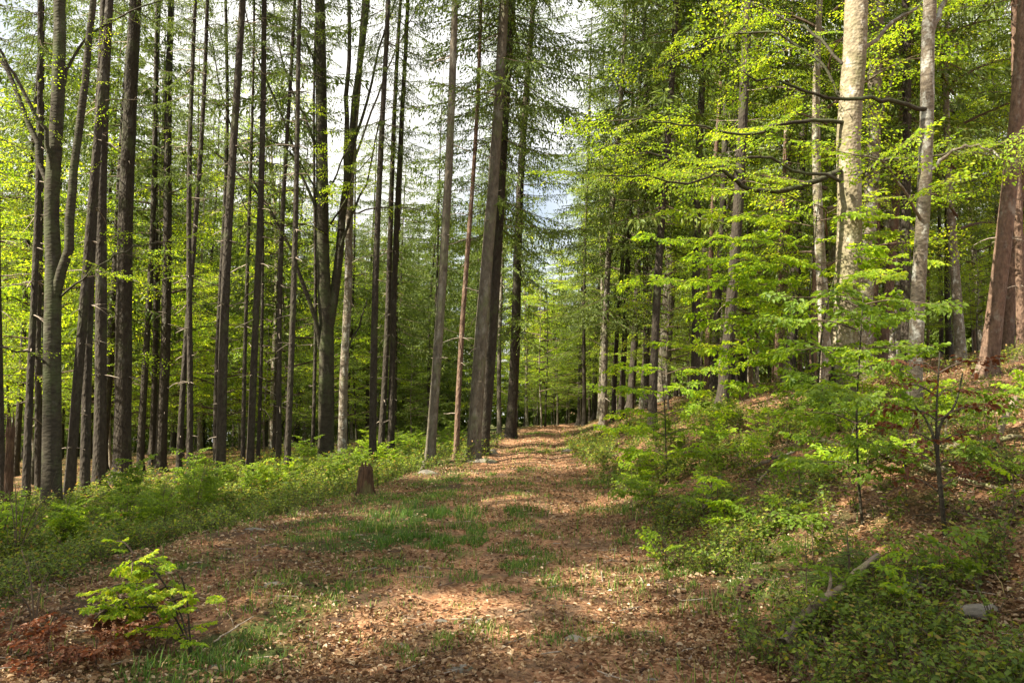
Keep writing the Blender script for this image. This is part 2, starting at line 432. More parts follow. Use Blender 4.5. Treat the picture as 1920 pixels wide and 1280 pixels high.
def beech_spray(seed, L=1.3, leaf=.058, step=.04, detailed=True, keep=1.0):
    """flat leafy branch along +X, wood = slot 0, leaves = slot 1"""
    r = np.random.default_rng(seed); g = Geo()
    LP, LD = [], []
    def twig(p, d, l, rad, lvl):
        n = 5 if lvl == 0 else 3
        d = norm(d); pts = [p]; q = p.copy(); dd = d.copy()
        for _ in range(n):
            dd = norm(dd + r.normal(0, .10, 3) * [1, 1, .5] + [0, 0, -.035]); q = q + dd * l / n; pts.append(q)
        pts = np.array(pts)
        tube(g, pts, np.linspace(rad, rad * .35, n + 1), 4 if lvl == 0 else 3, 0, cap=False)
        a0 = .25 if lvl == 0 else .12
        m = max(2, int(l * (1 - a0) / step)); ts = a0 + (1 - a0) * (np.arange(m) + r.random(m) * .5) / m
        seg = ts * n; i = np.minimum(seg.astype(int), n - 1); f = (seg - i)[:, None]
        pp = pts[i] * (1 - f) + pts[i + 1] * f; tt = norm(pts[i + 1] - pts[i])
        side = np.where(np.arange(m) % 2 == 0, 1., -1.)[:, None]
        lat = norm(np.cross([0, 0, 1.], tt))
        ld = tt * (.55 + .3 * r.random((m, 1))) + lat * side * (.75 + .3 * r.random((m, 1))) + r.normal(0, .16, (m, 3)); ld[-1] = tt[-1]
        k = r.random(m) < keep
        LP.append(pp[k]); LD.append(ld[k])
        if lvl < 2 and l > .22:
            sp = .13 if lvl == 0 else .11
            k2 = max(1, int(l * .85 / sp)); s = 1 if r.random() < .5 else -1
            for j in range(k2):
                t = .15 + .8 * (j + r.random() * .5) / k2; sg = t * n; ii = min(int(sg), n - 1); ff = sg - ii
                b = pts[ii] * (1 - ff) + pts[ii + 1] * ff; tv = norm(pts[ii + 1] - pts[ii]); lt = norm(np.cross([0, 0, 1.], tv)) * s; s = -s
                ll = (l * (.52 if lvl == 0 else .4) * (1 - t) ** .7 + .07) * (.65 + .6 * r.random())
                twig(b, tv * .65 + lt * .8 + np.array([0, 0, r.normal(0, .10)]), ll, rad * .5, lvl + 1)
    twig(np.zeros(3), np.array([1., 0, .08]), L, .007 * L / 1.3, 0)
    P = np.concatenate(LP); D = np.concatenate(LD); n = len(P)
    D[:, 2] -= .12 + .25 * r.random(n)
    Nn = np.array([0, 0, 1.]) + r.normal(0, .38, (n, 3))
    s = leaf * (.5 + .75 * r.random(n)) * (.8 + .2 * r.random(n))
    base = r.random() * .35
    leaves(g, P, D, Nn, s, s * .66, 1, np.clip(base + r.random(n) * .65, 0, 1), detailed=detailed)
    return g.pack()
SPRAY = [beech_spray(100 + i, 1.1 + .12 * i, .072, .055) for i in range(6)]
BIG = [beech_spray(180 + i, 1.1 + .1 * i, .19, .125) for i in range(5)]
HUGE = [beech_spray(190 + i, 1.1 + .1 * i, .27, .16) for i in range(4)]
DRY = [beech_spray(195 + i, 1.1, .2, .26, True, .55) for i in range(3)]
SPARSE = [beech_spray(140 + i, 1.0 + .12 * i, .05, .05, True, .6) for i in range(4)]
FARSPRAY = [beech_spray(120 + i, 1.2 + .15 * i, .10, .09, False) for i in range(5)]

def put_spray(g, r, protos, p, d, s, roll=.38):
    Fm = frame(d)
    a = r.normal(0, roll); c, sn = math.cos(a), math.sin(a)
    Rx = np.array([[1, 0, 0], [0, c, -sn], [0, sn, c]])
    mir = np.diag([1, 1 if r.random() < .5 else -1, 1])
    g.put(protos[r.integers(len(protos))], (Fm @ Rx @ mir) * s, p)

def limb_sprays(g, r, pts, protos, step, size, t0=.15, droop=-.05, spread=.9, up=.0):
    P = np.asarray(pts, float); seg = np.linalg.norm(np.diff(P, axis=0), axis=1); cum = np.concatenate([[0], np.cumsum(seg)]); Lt = cum[-1]
    s = 1; d = t0 * Lt
    while d < Lt:
        i = min(np.searchsorted(cum, d, side='right') - 1, len(seg) - 1); f = (d - cum[i]) / seg[i]
        p = P[i] * (1 - f) + P[i + 1] * f; t = norm(P[i + 1] - P[i]); th = norm(t * [1, 1, .35] + [1e-4, 0, 0])
        lat = norm(np.cross([0, 0, 1.], th)) * s; s = -s
        dirv = th * (.5 + .4 * r.random()) + lat * spread * (.6 + .6 * r.random()) + np.array([0, 0, droop + up + r.normal(0, .12)])
        put_spray(g, r, protos, p, dirv, size * (.6 + .6 * r.random()) * (1 - .35 * d / Lt))
        d += step * (.7 + .6 * r.random())
    put_spray(g, r, protos, P[-1], norm(P[-1] - P[-2]) * [1, 1, .4], size * .8)

def beech_crown(seed, z0, z1, Rad, nl, protos, step=.4, size=1.0, rise=.35, lean=0):
    r = np.random.default_rng(seed); g = Geo()
    for k in range(nl):
        t = (k + r.random()) / nl; z = z0 + (z1 - z0) * t
        a = k * 2.4 + r.normal(0, .4); L = Rad * (1 - .65 * t) * (.65 + .6 * r.random())
        d = np.array([math.cos(a), math.sin(a), 0])
        pts = [np.array([0, 0, z])]; dz = rise * (1 + t) + r.normal(0, .1)
        for q in range(5):
            d = norm(d + r.normal(0, .14, 3)); pts.append(pts[-1] + (np.array([d[0], d[1], 0]) + [0, 0, dz * (1 - q * .22)]) * L / 5)
        P = smooth_path(pts, 10)
        tube(g, P, np.linspace(.018 + .011 * L, .006, 10), 5, 0, cap=False)
        limb_sprays(g, r, P, protos, step, size)
    return g.pack()

def spruce_branch(seed, L=2.4, wid=.04, slen=.09, dens=1.0, hang=1.0):
    r = np.random.default_rng(seed); g = Geo()
    n = 9; x = np.linspace(0, L, n)
    sag = .16 + .1 * r.random()
    z = -sag * x + .055 * x * x * (1 if r.random() < .7 else .3); y = np.cumsum(r.normal(0, .03, n))
    A = np.stack([x, y, z], 1)
    tube(g, A, np.linspace(.016, .003, n), 4, 0, cap=False)
    SP, SD, SN = [], [], []
    def strip(p0, d, l, droop):
        m = max(2, int(l / slen * 1.35 * dens)); t = (np.arange(m) + r.random(m) * .6) / m
        d = norm(d); P = p0 + d * (t * l)[:, None] + np.array([0, 0, -1.]) * (droop * (t * l) ** 2)[:, None]
        D = d + np.array([0, 0, -2 * droop]) * (t * l)[:, None] + r.normal(0, .30, (m, 3))
        SP.append(P); SD.append(D); SN.append(r.normal(0, 1, (m, 3)) + [0, 0, .8])
    t = .12 * L; s = 1
    while t < L:
        i = min(int(t / L * (n - 1)), n - 2); f = t / L * (n - 1) - i; p = A[i] * (1 - f) + A[i + 1] * f; tv = norm(A[i + 1] - A[i])
        if r.random() > .12:
            ll = (.16 + .52 * min(1, (L - t) / (.6 * L))) * (.5 + .7 * r.random()) * min(1, .45 + t / L * 1.5)
            lat = np.array([-tv[1], tv[0], 0]) * s
            strip(p, tv * (.6 + .3 * r.random()) + lat * .8 + [0, 0, -.15], ll, .35 + .5 * r.random())
            if r.random() < .6 * hang: strip(p, np.array([.25, .15 * s, -1.]) + r.normal(0, .15, 3), .15 + .38 * r.random(), 0)
        s = -s; t += .062 / max(.5, dens)
    strip(A[n // 2], A[-1] - A[n // 2], np.linalg.norm(A[-1] - A[n // 2]) + .12, 0)
    P, D, Nn = map(np.concatenate, (SP, SD, SN)); m = len(P)
    leaves(g, P, D, Nn, slen * (.8 + .7 * r.random(m)), wid * (.7 + .6 * r.random(m)), 1, np.clip(r.random() * .3 + r.random(m) * .7, 0, 1), detailed=False)
    return g.pack()
SB = [spruce_branch(200 + i) for i in range(6)]
SBF = [spruce_branch(220 + i, wid=.075, slen=.2, dens=.75) for i in range(5)]

def spruce_crown(seed, depth, Rmax, protos, whorl=.66, per=4, low_sparse=.3, gap=.2):
    """crown hung below its tip at z=0"""
    r = np.random.default_rng(seed); g = Geo(); z = .25
    while z < depth:
        rad = min(Rmax, .28 + z * .24) * (1 - low_sparse * max(0, z / depth - .6) / .4)
        k = per + (1 if r.random() < .4 else 0); a0 = r.random() * 6.28
        for j in range(k):
            if r.random() < gap + .35 * max(0, z / depth - .65): continue
            a = a0 + j * 6.283 / k + r.normal(0, .25); L = rad * (.55 + .65 * r.random())
            el = .45 * (1 - z / depth) - .12 + r.normal(0, .1) - .1 * z / depth
            d = np.array([math.cos(a), math.sin(a), math.tan(el)])
            put_spray(g, r, protos, np.array([0, 0, -z + r.normal(0, .1)]), d, L / 2.4, .15)
        z += whorl * (.75 + .5 * r.random())
    return g.pack()

CM = {}
def crown_mesh(key, g, mats):
    CM[key] = g.mesh(key, mats)
LM = [M['twig'], M['beech_leaf']]; NM = [M['twig'], M['needle']]
for i in range(3): crown_mesh('spruce_high_%d' % i, spruce_crown(300 + i, 14 + 1.5 * i, 2.0, SB), NM)
for i in range(2): crown_mesh('spruce_low_%d' % i, spruce_crown(310 + i, 21 + i, 2.9, SB, .5, 5, .15, .2), NM)
for i in range(3): crown_mesh('spruce_far_%d' % i, spruce_crown(320 + i, 16 + 2 * i, 2.4, SBF, .52, 5, .15, .15), NM)
crown_mesh('spruce_dense', spruce_crown(331, 19, 2.6, SBF, .4, 7, 0, .0), NM)
for i in range(2): crown_mesh('spruce_fill_%d' % i, spruce_crown(333 + i, 20 + i, 2.4, SBF, .55, 5, .1, .15), NM)
crown_mesh('young_spruce', spruce_crown(330, 9, 1.7, SB, .32, 5, 0, .1), NM)
for i in range(3): crown_mesh('beech_tall_%d' % i, beech_crown(340 + i, 5 - i, 17, 3.4, 26, FARSPRAY, .42, 1.15), LM)
for i in range(4): crown_mesh('beech_young_%d' % i, beech_crown(350 + i, 1.0 + .2 * i, 4.2 + .5 * i, 1.9, 15, FARSPRAY, .42, .85, .2), [M['twig'], M['beech_leaf' if i % 2 else 'green_leaf']])
for i in range(2): crown_mesh('beech_mid_%d' % i, beech_crown(360 + i, 2.5, 10, 3.0, 22, SPRAY if i == 0 else FARSPRAY, .45, 1.1, .15), LM)

# ------------------------------------------------------------------ trees
def trunk_geo(r, pts, rad, sides, flare=.5, bumps=.03, stubs=None, knots=True):
    g = Geo(); P = np.asarray(pts, float); n = len(P)
    t = norm(np.gradient(P, axis=0)); ref = np.array([0, 1.0, 0])
    a = norm(np.cross(ref, t)); b = np.cross(t, a)
    ang = np.arange(sides) * 2 * math.pi / sides; seed = int(r.integers(1e6))
    hz = np.concatenate([[0], np.cumsum(np.linalg.norm(np.diff(P, axis=0), axis=1))])
    rr = rad[:, None] * (1 + bumps * 2 * (vnoise(np.cos(ang)[None] * 2 + 40, hz[:, None] * 1.3 + np.sin(ang)[None] * 2, 1.0, seed) - .5) + bumps * 1.6 * (vnoise(np.cos(ang)[None] * 5 + 40, hz[:, None] * 6 + np.sin(ang)[None] * 5, 1.0, seed + 1) - .5))
    lobes = 1 + flare * np.exp(-np.maximum(hz, 0) / .28)[:, None] * (.75 + .5 * np.cos(ang * int(r.integers(3, 6)) + r.random() * 6)[None])
    rr = rr * lobes
    V = P[:, None] + rr[..., None] * (a[:, None] * np.cos(ang)[None, :, None] + b[:, None] * np.sin(ang)[None, :, None])
    i = np.arange(n - 1)[:, None] * sides; j = np.arange(sides)[None]; k = (j + 1) % sides
    Q = np.stack([i + j, i + k, i + sides + k, i + sides + j], -1).reshape(-1, 4)
    g.add(np.vstack([V.reshape(-1, 3), P[-1]]), Q, [[(n - 1) * sides + q, (n - 1) * sides + (q + 1) % sides, n * sides] for q in range(sides)])
    if stubs:
        z0, z1, num, lmax = stubs
        for _ in range(num):
            z = z0 + (z1 - z0) * r.random() ** .8; ii = int(np.argmin(np.abs(hz - z))); aa = r.random() * 6.28; l = .12 + lmax * r.random() ** 2.2 * (.4 + .6 * z / z1)
            d = np.array([math.cos(aa), math.sin(aa), -.25 + .4 * r.random()]); q = P[ii] + d * [1, 1, 0] * rad[ii] * .85; pp = [q]
            for _k in range(3): d = norm(d + r.normal(0, .16, 3) + [0, 0, -.10]); pp.append(pp[-1] + d * l / 3)
            tube(g, pp, np.linspace(.012 + .005 * l, .004, 4), 3, 1, cap=False)
    return g

NT = [0]
def spruce(base, top_dir, diam, H, crown, label, group=None, bark='spruce_bark', stubs=True, crown_scale=1.0, name='spruce_tree', sides=12, near=True, cat='spruce'):
    NT[0] += 1; r = np.random.default_rng(1000 + NT[0])
    root = empty(name, tuple(base - np.array([0, 0, .06])))
    root.rotation_euler = Vector(top_dir).to_track_quat('Z', 'Y').to_euler()
    tag(root, label, cat, group)
    n = 42 if near else 22
    z = np.concatenate([[0, .08, .18, .32, .5, .8], np.linspace(1.2, H, n - 6)]) if near else np.concatenate([[0, .3, .8], np.linspace(2, H, n - 3)])
    w = .02 + .02 * r.random()
    pts = np.stack([w * 2 * (np.sin(z * .45 + r.random() * 6) - 0), w * 2 * np.sin(z * .38 + r.random() * 6), z], 1); pts[:, :2] -= pts[0, :2]
    rad = diam * .5 * np.clip(1.04 - z / H, .02, 1) ** .75
    zc = H - 12
    st = (1.2, max(4, zc), int(34 + 30 * r.random()) if near else 8, 1.0) if stubs else None
    trunk_geo(r, pts, rad, sides if near else 7, .85, .05, st).obj('trunk', [M[bark], M['dead_twig']], root, True)
    if crown:
        c = link('crown', CM[crown], root); c.location = tuple(pts[-1]); c.rotation_euler = (0, 0, r.random() * 6.28)
        c.scale = (crown_scale, crown_scale, max(crown_scale, min(1, crown_scale * 1.3)))
    return root

TAKEN = []
def T(px, py, qx, qy, w, crown, label, H=27, bark='spruce_bark', group=None, cs=1.0, stubs=True):
    b = at(px, py); t = pt(qx, qy, b[1]); d = norm(t - b)
    diam = w * b[1] / F / 1.0
    TAKEN.append((b[0], b[1]))
    return spruce(b, d, diam, H, crown, label, group, bark, stubs, cs)
h0, h1, h2, l0, l1 = 'spruce_high_0', 'spruce_high_1', 'spruce_high_2', 'spruce_low_0', 'spruce_low_1'
LEFT = [
 (4, 960, 3, 500, 12, h0, 'dark spruce trunk cut by the photo\'s left edge, beside the broken snag', 26),
 (48, 962, 56, 480, 13, h1, 'slim dark spruce between the broken snag and the forked beech', 24),
 (72, 930, 74, 520, 11, h2, 'pale thin spruce close on the left of the forked beech trunk', 24),
 (128, 945, 168, 430, 18, h0, 'leaning dark spruce just right of the forked beech, tilted to the right', 26),
 (158, 940, 176, 430, 17, h1, 'dark spruce with white dead twigs, second right of the forked beech', 27),
 (184, 925, 203, 300, 22, h2, 'brown spruce with pale dead twigs left of the thickest left-hand trunk', 28),
 (227, 905, 256, 0, 31, h0, 'thickest straight brown spruce of the left stand, shrubs at its foot', 30),
 (262, 890, 277, 480, 13, h1, 'slim spruce right behind the thickest trunk of the left stand', 25),
 (284, 880, 291, 480, 11, h2, 'thin spruce hugging the left flank of the stout fifth trunk', 25),
 (300, 885, 318, 130, 19, h1, 'stout brown spruce with a long white scar, right of the thickest left trunk', 29),
 (334, 905, 360, 420, 11, h0, 'slender spruce, left one of a narrow pair leaning right', 24),
 (355, 905, 364, 420, 11, h2, 'slender spruce, right one of a narrow pair, straight', 24),
 (405, 890, 412, 450, 10, h1, 'thin dark spruce half hidden behind a brown spruce in the left stand', 24),
 (413, 908, 452, 60, 18, h0, 'tall brown spruce leaning right, standing alone right of the narrow pair', 29),
 (455, 885, 464, 450, 8, h2, 'very thin spruce left of a trunk pair in the middle of the left stand', 22),
 (468, 895, 481, 450, 14, h1, 'dark spruce with straight trunk halfway between lone tall spruce and multi-stem beech', 26),
 (483, 880, 489, 450, 7, h0, 'hair-thin dark spruce touching the right side of a thicker spruce', 22),
 (522, 885, 537, 450, 10, h2, 'thin brown spruce, left one of two before the multi-stem beech', 25),
 (537, 895, 551, 420, 12, h1, 'brown spruce, right one of two before the multi-stem beech', 26),
 (585, 872, 590, 480, 7, h0, 'thin pale-barked spruce at the left side of the multi-stem beech', 23),
 (698, 880, 721, 150, 14, h1, 'brown spruce rising straight behind the tree stump', 24),
 (713, 858, 733, 420, 12, h2, 'dark spruce behind the stump, second from the stump side', 25),
 (732, 858, 749, 400, 13, h0, 'dark spruce behind the stump, right of two close trunks', 24),
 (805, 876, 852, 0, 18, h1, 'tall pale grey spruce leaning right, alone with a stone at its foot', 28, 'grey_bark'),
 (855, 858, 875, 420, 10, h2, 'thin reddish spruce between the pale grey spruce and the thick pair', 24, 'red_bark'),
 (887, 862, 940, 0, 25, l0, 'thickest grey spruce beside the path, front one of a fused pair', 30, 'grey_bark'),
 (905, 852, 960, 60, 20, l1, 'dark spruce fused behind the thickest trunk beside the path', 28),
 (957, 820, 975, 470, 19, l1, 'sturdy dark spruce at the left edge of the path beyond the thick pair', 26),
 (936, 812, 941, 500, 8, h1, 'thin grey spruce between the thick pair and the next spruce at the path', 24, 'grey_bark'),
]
RIGHT = [
 (1088, 796, 1098, 480, 12, l1, 'dark spruce with drooping boughs over the right edge of the far path', 27),
 (1101, 785, 1114, 560, 10, l0, 'slim spruce, first trunk right of the far path end', 24),
 (1114, 788, 1124, 560, 10, h1, 'slim dark spruce, second trunk right of the far path end', 24),
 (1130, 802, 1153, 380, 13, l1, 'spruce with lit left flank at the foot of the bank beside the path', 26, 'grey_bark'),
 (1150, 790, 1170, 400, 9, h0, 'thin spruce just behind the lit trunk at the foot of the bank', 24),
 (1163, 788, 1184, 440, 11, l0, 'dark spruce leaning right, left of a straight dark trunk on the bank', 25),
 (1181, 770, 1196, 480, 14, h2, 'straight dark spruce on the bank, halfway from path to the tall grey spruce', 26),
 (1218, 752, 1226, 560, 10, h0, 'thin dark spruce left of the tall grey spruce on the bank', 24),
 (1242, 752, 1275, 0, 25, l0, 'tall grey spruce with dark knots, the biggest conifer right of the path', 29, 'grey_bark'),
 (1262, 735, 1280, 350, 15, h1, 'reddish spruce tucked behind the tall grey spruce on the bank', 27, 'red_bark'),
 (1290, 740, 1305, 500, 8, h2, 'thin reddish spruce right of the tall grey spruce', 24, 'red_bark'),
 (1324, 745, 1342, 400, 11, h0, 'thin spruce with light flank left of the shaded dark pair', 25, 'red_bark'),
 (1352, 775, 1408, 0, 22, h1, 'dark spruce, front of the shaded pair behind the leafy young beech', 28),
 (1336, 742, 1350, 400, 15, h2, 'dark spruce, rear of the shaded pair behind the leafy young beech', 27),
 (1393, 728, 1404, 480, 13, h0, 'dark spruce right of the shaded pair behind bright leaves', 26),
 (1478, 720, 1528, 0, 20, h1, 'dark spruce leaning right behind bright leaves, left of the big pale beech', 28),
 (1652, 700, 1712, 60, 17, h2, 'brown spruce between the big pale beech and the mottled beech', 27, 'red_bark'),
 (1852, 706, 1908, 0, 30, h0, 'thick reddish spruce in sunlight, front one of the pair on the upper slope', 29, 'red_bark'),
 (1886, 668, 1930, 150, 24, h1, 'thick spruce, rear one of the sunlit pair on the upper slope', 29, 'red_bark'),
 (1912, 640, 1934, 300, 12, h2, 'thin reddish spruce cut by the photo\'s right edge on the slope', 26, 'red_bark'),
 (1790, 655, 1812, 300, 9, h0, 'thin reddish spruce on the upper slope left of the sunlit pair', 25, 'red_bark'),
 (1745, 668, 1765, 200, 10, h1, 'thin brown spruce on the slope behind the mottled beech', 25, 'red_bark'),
]
for row in LEFT + RIGHT:
    px, py, qx, qy, w, c, lab, H = row[:8]
    T(px, py, qx, qy, w, c, lab, H, row[8] if len(row) > 8 else 'spruce_bark', cs=(.75 if px < 600 else .9) if px < 950 and c[7] == 'h' else 1)
# broken dead trunk at the left edge
def snag(px, py, qx, qy, w):
    b = at(px, py); t = pt(qx, qy, b[1]); r = np.random.default_rng(5)
    root = tag(empty('dead_snag', tuple(b)), 'short broken dead trunk with jagged top at the photo\'s left edge', 'dead tree')
    L = np.linalg.norm(t - b); z = np.linspace(-.1, L, 16); d = norm(t - b)
    g = trunk_geo(r, d[None] * z[:, None], np.full(16, w * b[1] / F / 2), 10, .35, .06)
    for k in range(5):
        a = k * 1.256; o = np.array([math.cos(a), math.sin(a), 0]) * w * b[1] / F * .36
        tube(g, [d * (L - .15) + o, d * (L + .1 + .28 * r.random()) + o * .9], [.035, .006], 4)
    g.obj('trunk', M['rotten'], root, True)
    return root
snag(14, 985, 20, 800, 15)

# ---- beeches traced limb by limb
def loc(pts, base): return np.asarray(pts, float) - base
def branch_path(px_pts, Y0, Y1, n=14):
    m = len(px_pts)
    return smooth_path([pt(x, y, Y0 + (Y1 - Y0) * i / (m - 1)) for i, (x, y) in enumerate(px_pts)], n)
def beech(base_px, trunk_px, w0, w1, label, bark, sides=16, ext=None, flare=.45, sink=.1, n=36):
    b = at(*base_px); TAKEN.append((b[0], b[1]))
    root = tag(empty('beech_tree', tuple(b)), label, 'beech')
    P = smooth_path([b - [0, 0, sink]] + [pt(x, y, b[1]) for x, y in trunk_px] + ([pt(trunk_px[-1][0], trunk_px[-1][1], b[1]) + np.array(ext)] if ext else []), n)
    r = np.random.default_rng(int(base_px[0]))
    rad = np.linspace(w0, w1, n) * b[1] / F / 2
    tr = trunk_geo(r, loc(P, b), rad, sides, flare, .04).obj('trunk', M[bark], root, True)
    return root, tr, b
def limb(root, b, px_pts, Y0, Y1, r0, r1, bark, g=None, protos=SPRAY, step=.32, size=1.0, t0=.2, seed=1, spread=.9, n=14, name='limb', parent=None, droop=-.05):
    P = branch_path(px_pts, Y0, Y1, n); r = np.random.default_rng(seed)
    P[1:-1] += r.normal(0, .02, (len(P) - 2, 3))
    P = loc(P, b); gl = Geo(); tube(gl, P, np.linspace(r0, r1, len(P)), 8)
    gl.obj(name, M[bark], parent or root, True)
    if g is not None: limb_sprays(g, r, P, protos, step, size, t0, droop, spread)

# the forked beech on the left
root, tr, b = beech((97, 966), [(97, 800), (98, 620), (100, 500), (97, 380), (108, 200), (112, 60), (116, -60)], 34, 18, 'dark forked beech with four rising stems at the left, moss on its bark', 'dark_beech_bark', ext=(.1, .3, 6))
g = Geo(); Yb = b[1]
for i, (pp, r0, r1) in enumerate([([(99, 600), (106, 540), (126, 480), (135, 380), (142, 290), (162, 120), (176, 0), (190, -160)], .10, .05), ([(100, 450), (96, 395), (84, 330), (60, 250), (30, 170), (0, 110), (-40, 20)], .07, .03), ([(99, 350), (94, 310), (80, 240), (45, 170), (10, 115), (-30, 60)], .05, .02),
                                 ([(112, 180), (140, 100), (175, 60), (240, 30), (330, -20)], .03, .012)]):
    limb(root, b, pp, Yb, Yb + (-.3, .5, -.6, .4)[i], r0, r1, 'dark_beech_bark', g, SPARSE, .5, .9, .35, 20 + i)
limb(root, b, [(97, 700), (70, 665), (30, 655), (-20, 650)], Yb, Yb - .8, .022, .01, 'dark_beech_bark', g, SPARSE, .5, .8, .3, 27)
limb(root, b, [(110, 560), (160, 520), (230, 470), (300, 455)], Yb, Yb - 1.0, .022, .008, 'dark_beech_bark', g, SPRAY, .4, .8, .3, 28)
g.obj('crown', LM, root)

# the multi-stem beech
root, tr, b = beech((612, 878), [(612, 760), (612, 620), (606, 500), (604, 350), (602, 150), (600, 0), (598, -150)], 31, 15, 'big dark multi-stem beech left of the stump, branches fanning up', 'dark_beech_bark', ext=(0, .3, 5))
g = Geo(); Yb = b[1]
for i, pp in enumerate([[(612, 660), (618, 600), (632, 520), (640, 430), (655, 300), (668, 160), (690, 0), (700, -120)], [(640, 430), (650, 320), (648, 200), (655, 80), (652, -80)], [(600, 655), (592, 600), (560, 510), (540, 455), (490, 370), (430, 310), (380, 270), (320, 240)],
                        [(604, 300), (575, 230), (540, 150), (520, 60), (505, -40)], [(604, 420), (570, 340), (545, 260), (500, 150), (470, 60), (450, -30)], [(655, 300), (690, 180), (715, 80), (740, 0), (760, -80)], [(636, 470), (660, 400), (690, 330), (720, 180), (730, 60)],
                        [(602, 200), (590, 120), (560, 40), (545, -60)], [(540, 455), (470, 330), (420, 200), (400, 90), (380, 0)], [(604, 380), (560, 300), (500, 260), (440, 240), (400, 190)]]):
    k = [.17, .09, .075, .05, .05, .05, .045, .04, .03, .03][i]
    limb(root, b, pp, Yb, Yb + [.3, -.3, -1.2, .8, -.8, .6, -.4, .3, -1.2, -.9][i], k, .012 if i > 1 else .05, 'dark_beech_bark', g, SPARSE, .55, 1.0, .4, 40 + i, .8)
limb(root, b, [(620, 420), (650, 370), (665, 330), (700, 290)], Yb - .2, Yb - 2, .03, .01, 'dark_beech_bark', g, SPRAY, .28, .9, .2, 55)
limb(root, b, [(606, 390), (640, 300), (660, 270), (640, 240)], Yb - .2, Yb - 2, .03, .01, 'dark_beech_bark', g, SPRAY, .3, .9, .2, 56)
limb(root, b, [(615, 440), (570, 420), (480, 410), (430, 330)], Yb - .1, Yb - 2, .03, .01, 'dark_beech_bark', g, SPARSE, .4, .9, .2, 57)
g.obj('crown', LM, root)
# its grey neighbour
root, tr, b = beech((641, 872), [(645, 700), (652, 560), (655, 420), (660, 300), (672, 150), (684, 0), (690, -120)], 17, 9, 'slim grey beech close right of the multi-stem beech', 'mottled_bark', 12, ext=(.2, 0, 4), flare=.25)
g = Geo(); Yb = b[1]
limb(root, b, [(655, 650), (672, 610), (682, 585), (690, 560)], Yb, Yb + .5, .035, .015, 'dark_beech_bark', None, seed=61)
limb(root, b, [(660, 320), (700, 200), (740, 100), (790, 0)], Yb, Yb + .8, .04, .015, 'mottled_bark', g, SPARSE, .5, 1.0, .35, 62)
limb(root, b, [(655, 400), (720, 390), (790, 395), (850, 420)], Yb, Yb + 1.0, .03, .01, 'mottled_bark', g, SPRAY, .4, .9, .2, 63)
g.obj('crown', LM, root)

# the big pale beech on the bank
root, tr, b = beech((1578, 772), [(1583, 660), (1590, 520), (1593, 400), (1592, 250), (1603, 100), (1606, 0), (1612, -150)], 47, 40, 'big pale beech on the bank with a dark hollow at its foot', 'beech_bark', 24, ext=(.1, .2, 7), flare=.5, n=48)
Yb = b[1]; g = Geo()
hg = Geo(); rr = np.random.default_rng(3)
for k in range(7):        # dark decayed opening and torn wood at the foot
    x = 1538 + 8 * k + rr.normal(0, 2); y1 = 690 + abs(k - 3) * 14 + rr.normal(0, 8)
    p0 = pt(x, 782, Yb - .32 + .02 * abs(k - 3) ** 1.5); p1 = pt(x + 4, y1, Yb - .2 + .02 * abs(k - 3))
    tube(hg, smooth_path([p0 - b, (p0 + p1) / 2 - b + [0, -.03, 0], p1 - b], 6), [.075, .07, .06, .055, .04, .02], 7)
hg.obj('hollow', M['hollow'], tr, True)
limb(root, b, [(1575, 320), (1540, 335), (1490, 352), (1420, 360), (1385, 345), (1350, 318), (1290, 302), (1225, 285), (1170, 262)], Yb - .1, Yb - 1.6, .055, .012, 'dark_beech_bark', g, SPRAY, .24, 1.0, .2, 71, n=24)
limb(root, b, [(1580, 230), (1520, 225), (1460, 235), (1400, 255), (1330, 240), (1260, 230), (1180, 225)], Yb - .1, Yb - 1.0, .04, .01, 'dark_beech_bark', g, SPRAY, .32, 1.0, .25, 72, n=20)
limb(root, b, [(1582, 190), (1540, 120), (1470, 70), (1390, 60), (1300, 90), (1230, 130)], Yb, Yb + .8, .03, .008, 'dark_beech_bark', g, SPRAY, .36, 1.1, .25, 73, n=20)
limb(root, b, [(1610, 330), (1660, 300), (1720, 295), (1790, 285), (1850, 290)], Yb - .2, Yb - 2.0, .035, .01, 'dark_beech_bark', g, SPRAY, .3, .9, .2, 74, n=16)
limb(root, b, [(1580, 120), (1520, 60), (1440, 20), (1360, -20)], Yb, Yb + 1.5, .03, .01, 'dark_beech_bark', g, SPRAY, .4, 1.1, .3, 75)
limb(root, b, [(1615, 100), (1680, 40), (1750, 0), (1830, -40)], Yb, Yb + 1, .04, .012, 'mottled_bark', g, SPRAY, .4, 1.1, .2, 76)
limb(root, b, [(1575, 340), (1500, 320), (1400, 290), (1300, 340), (1200, 330), (1110, 330)], Yb - .3, Yb - 3, .03, .008, 'dark_beech_bark', g, SPRAY, .34, .9, .35, 77)
g.obj('crown', LM, root)

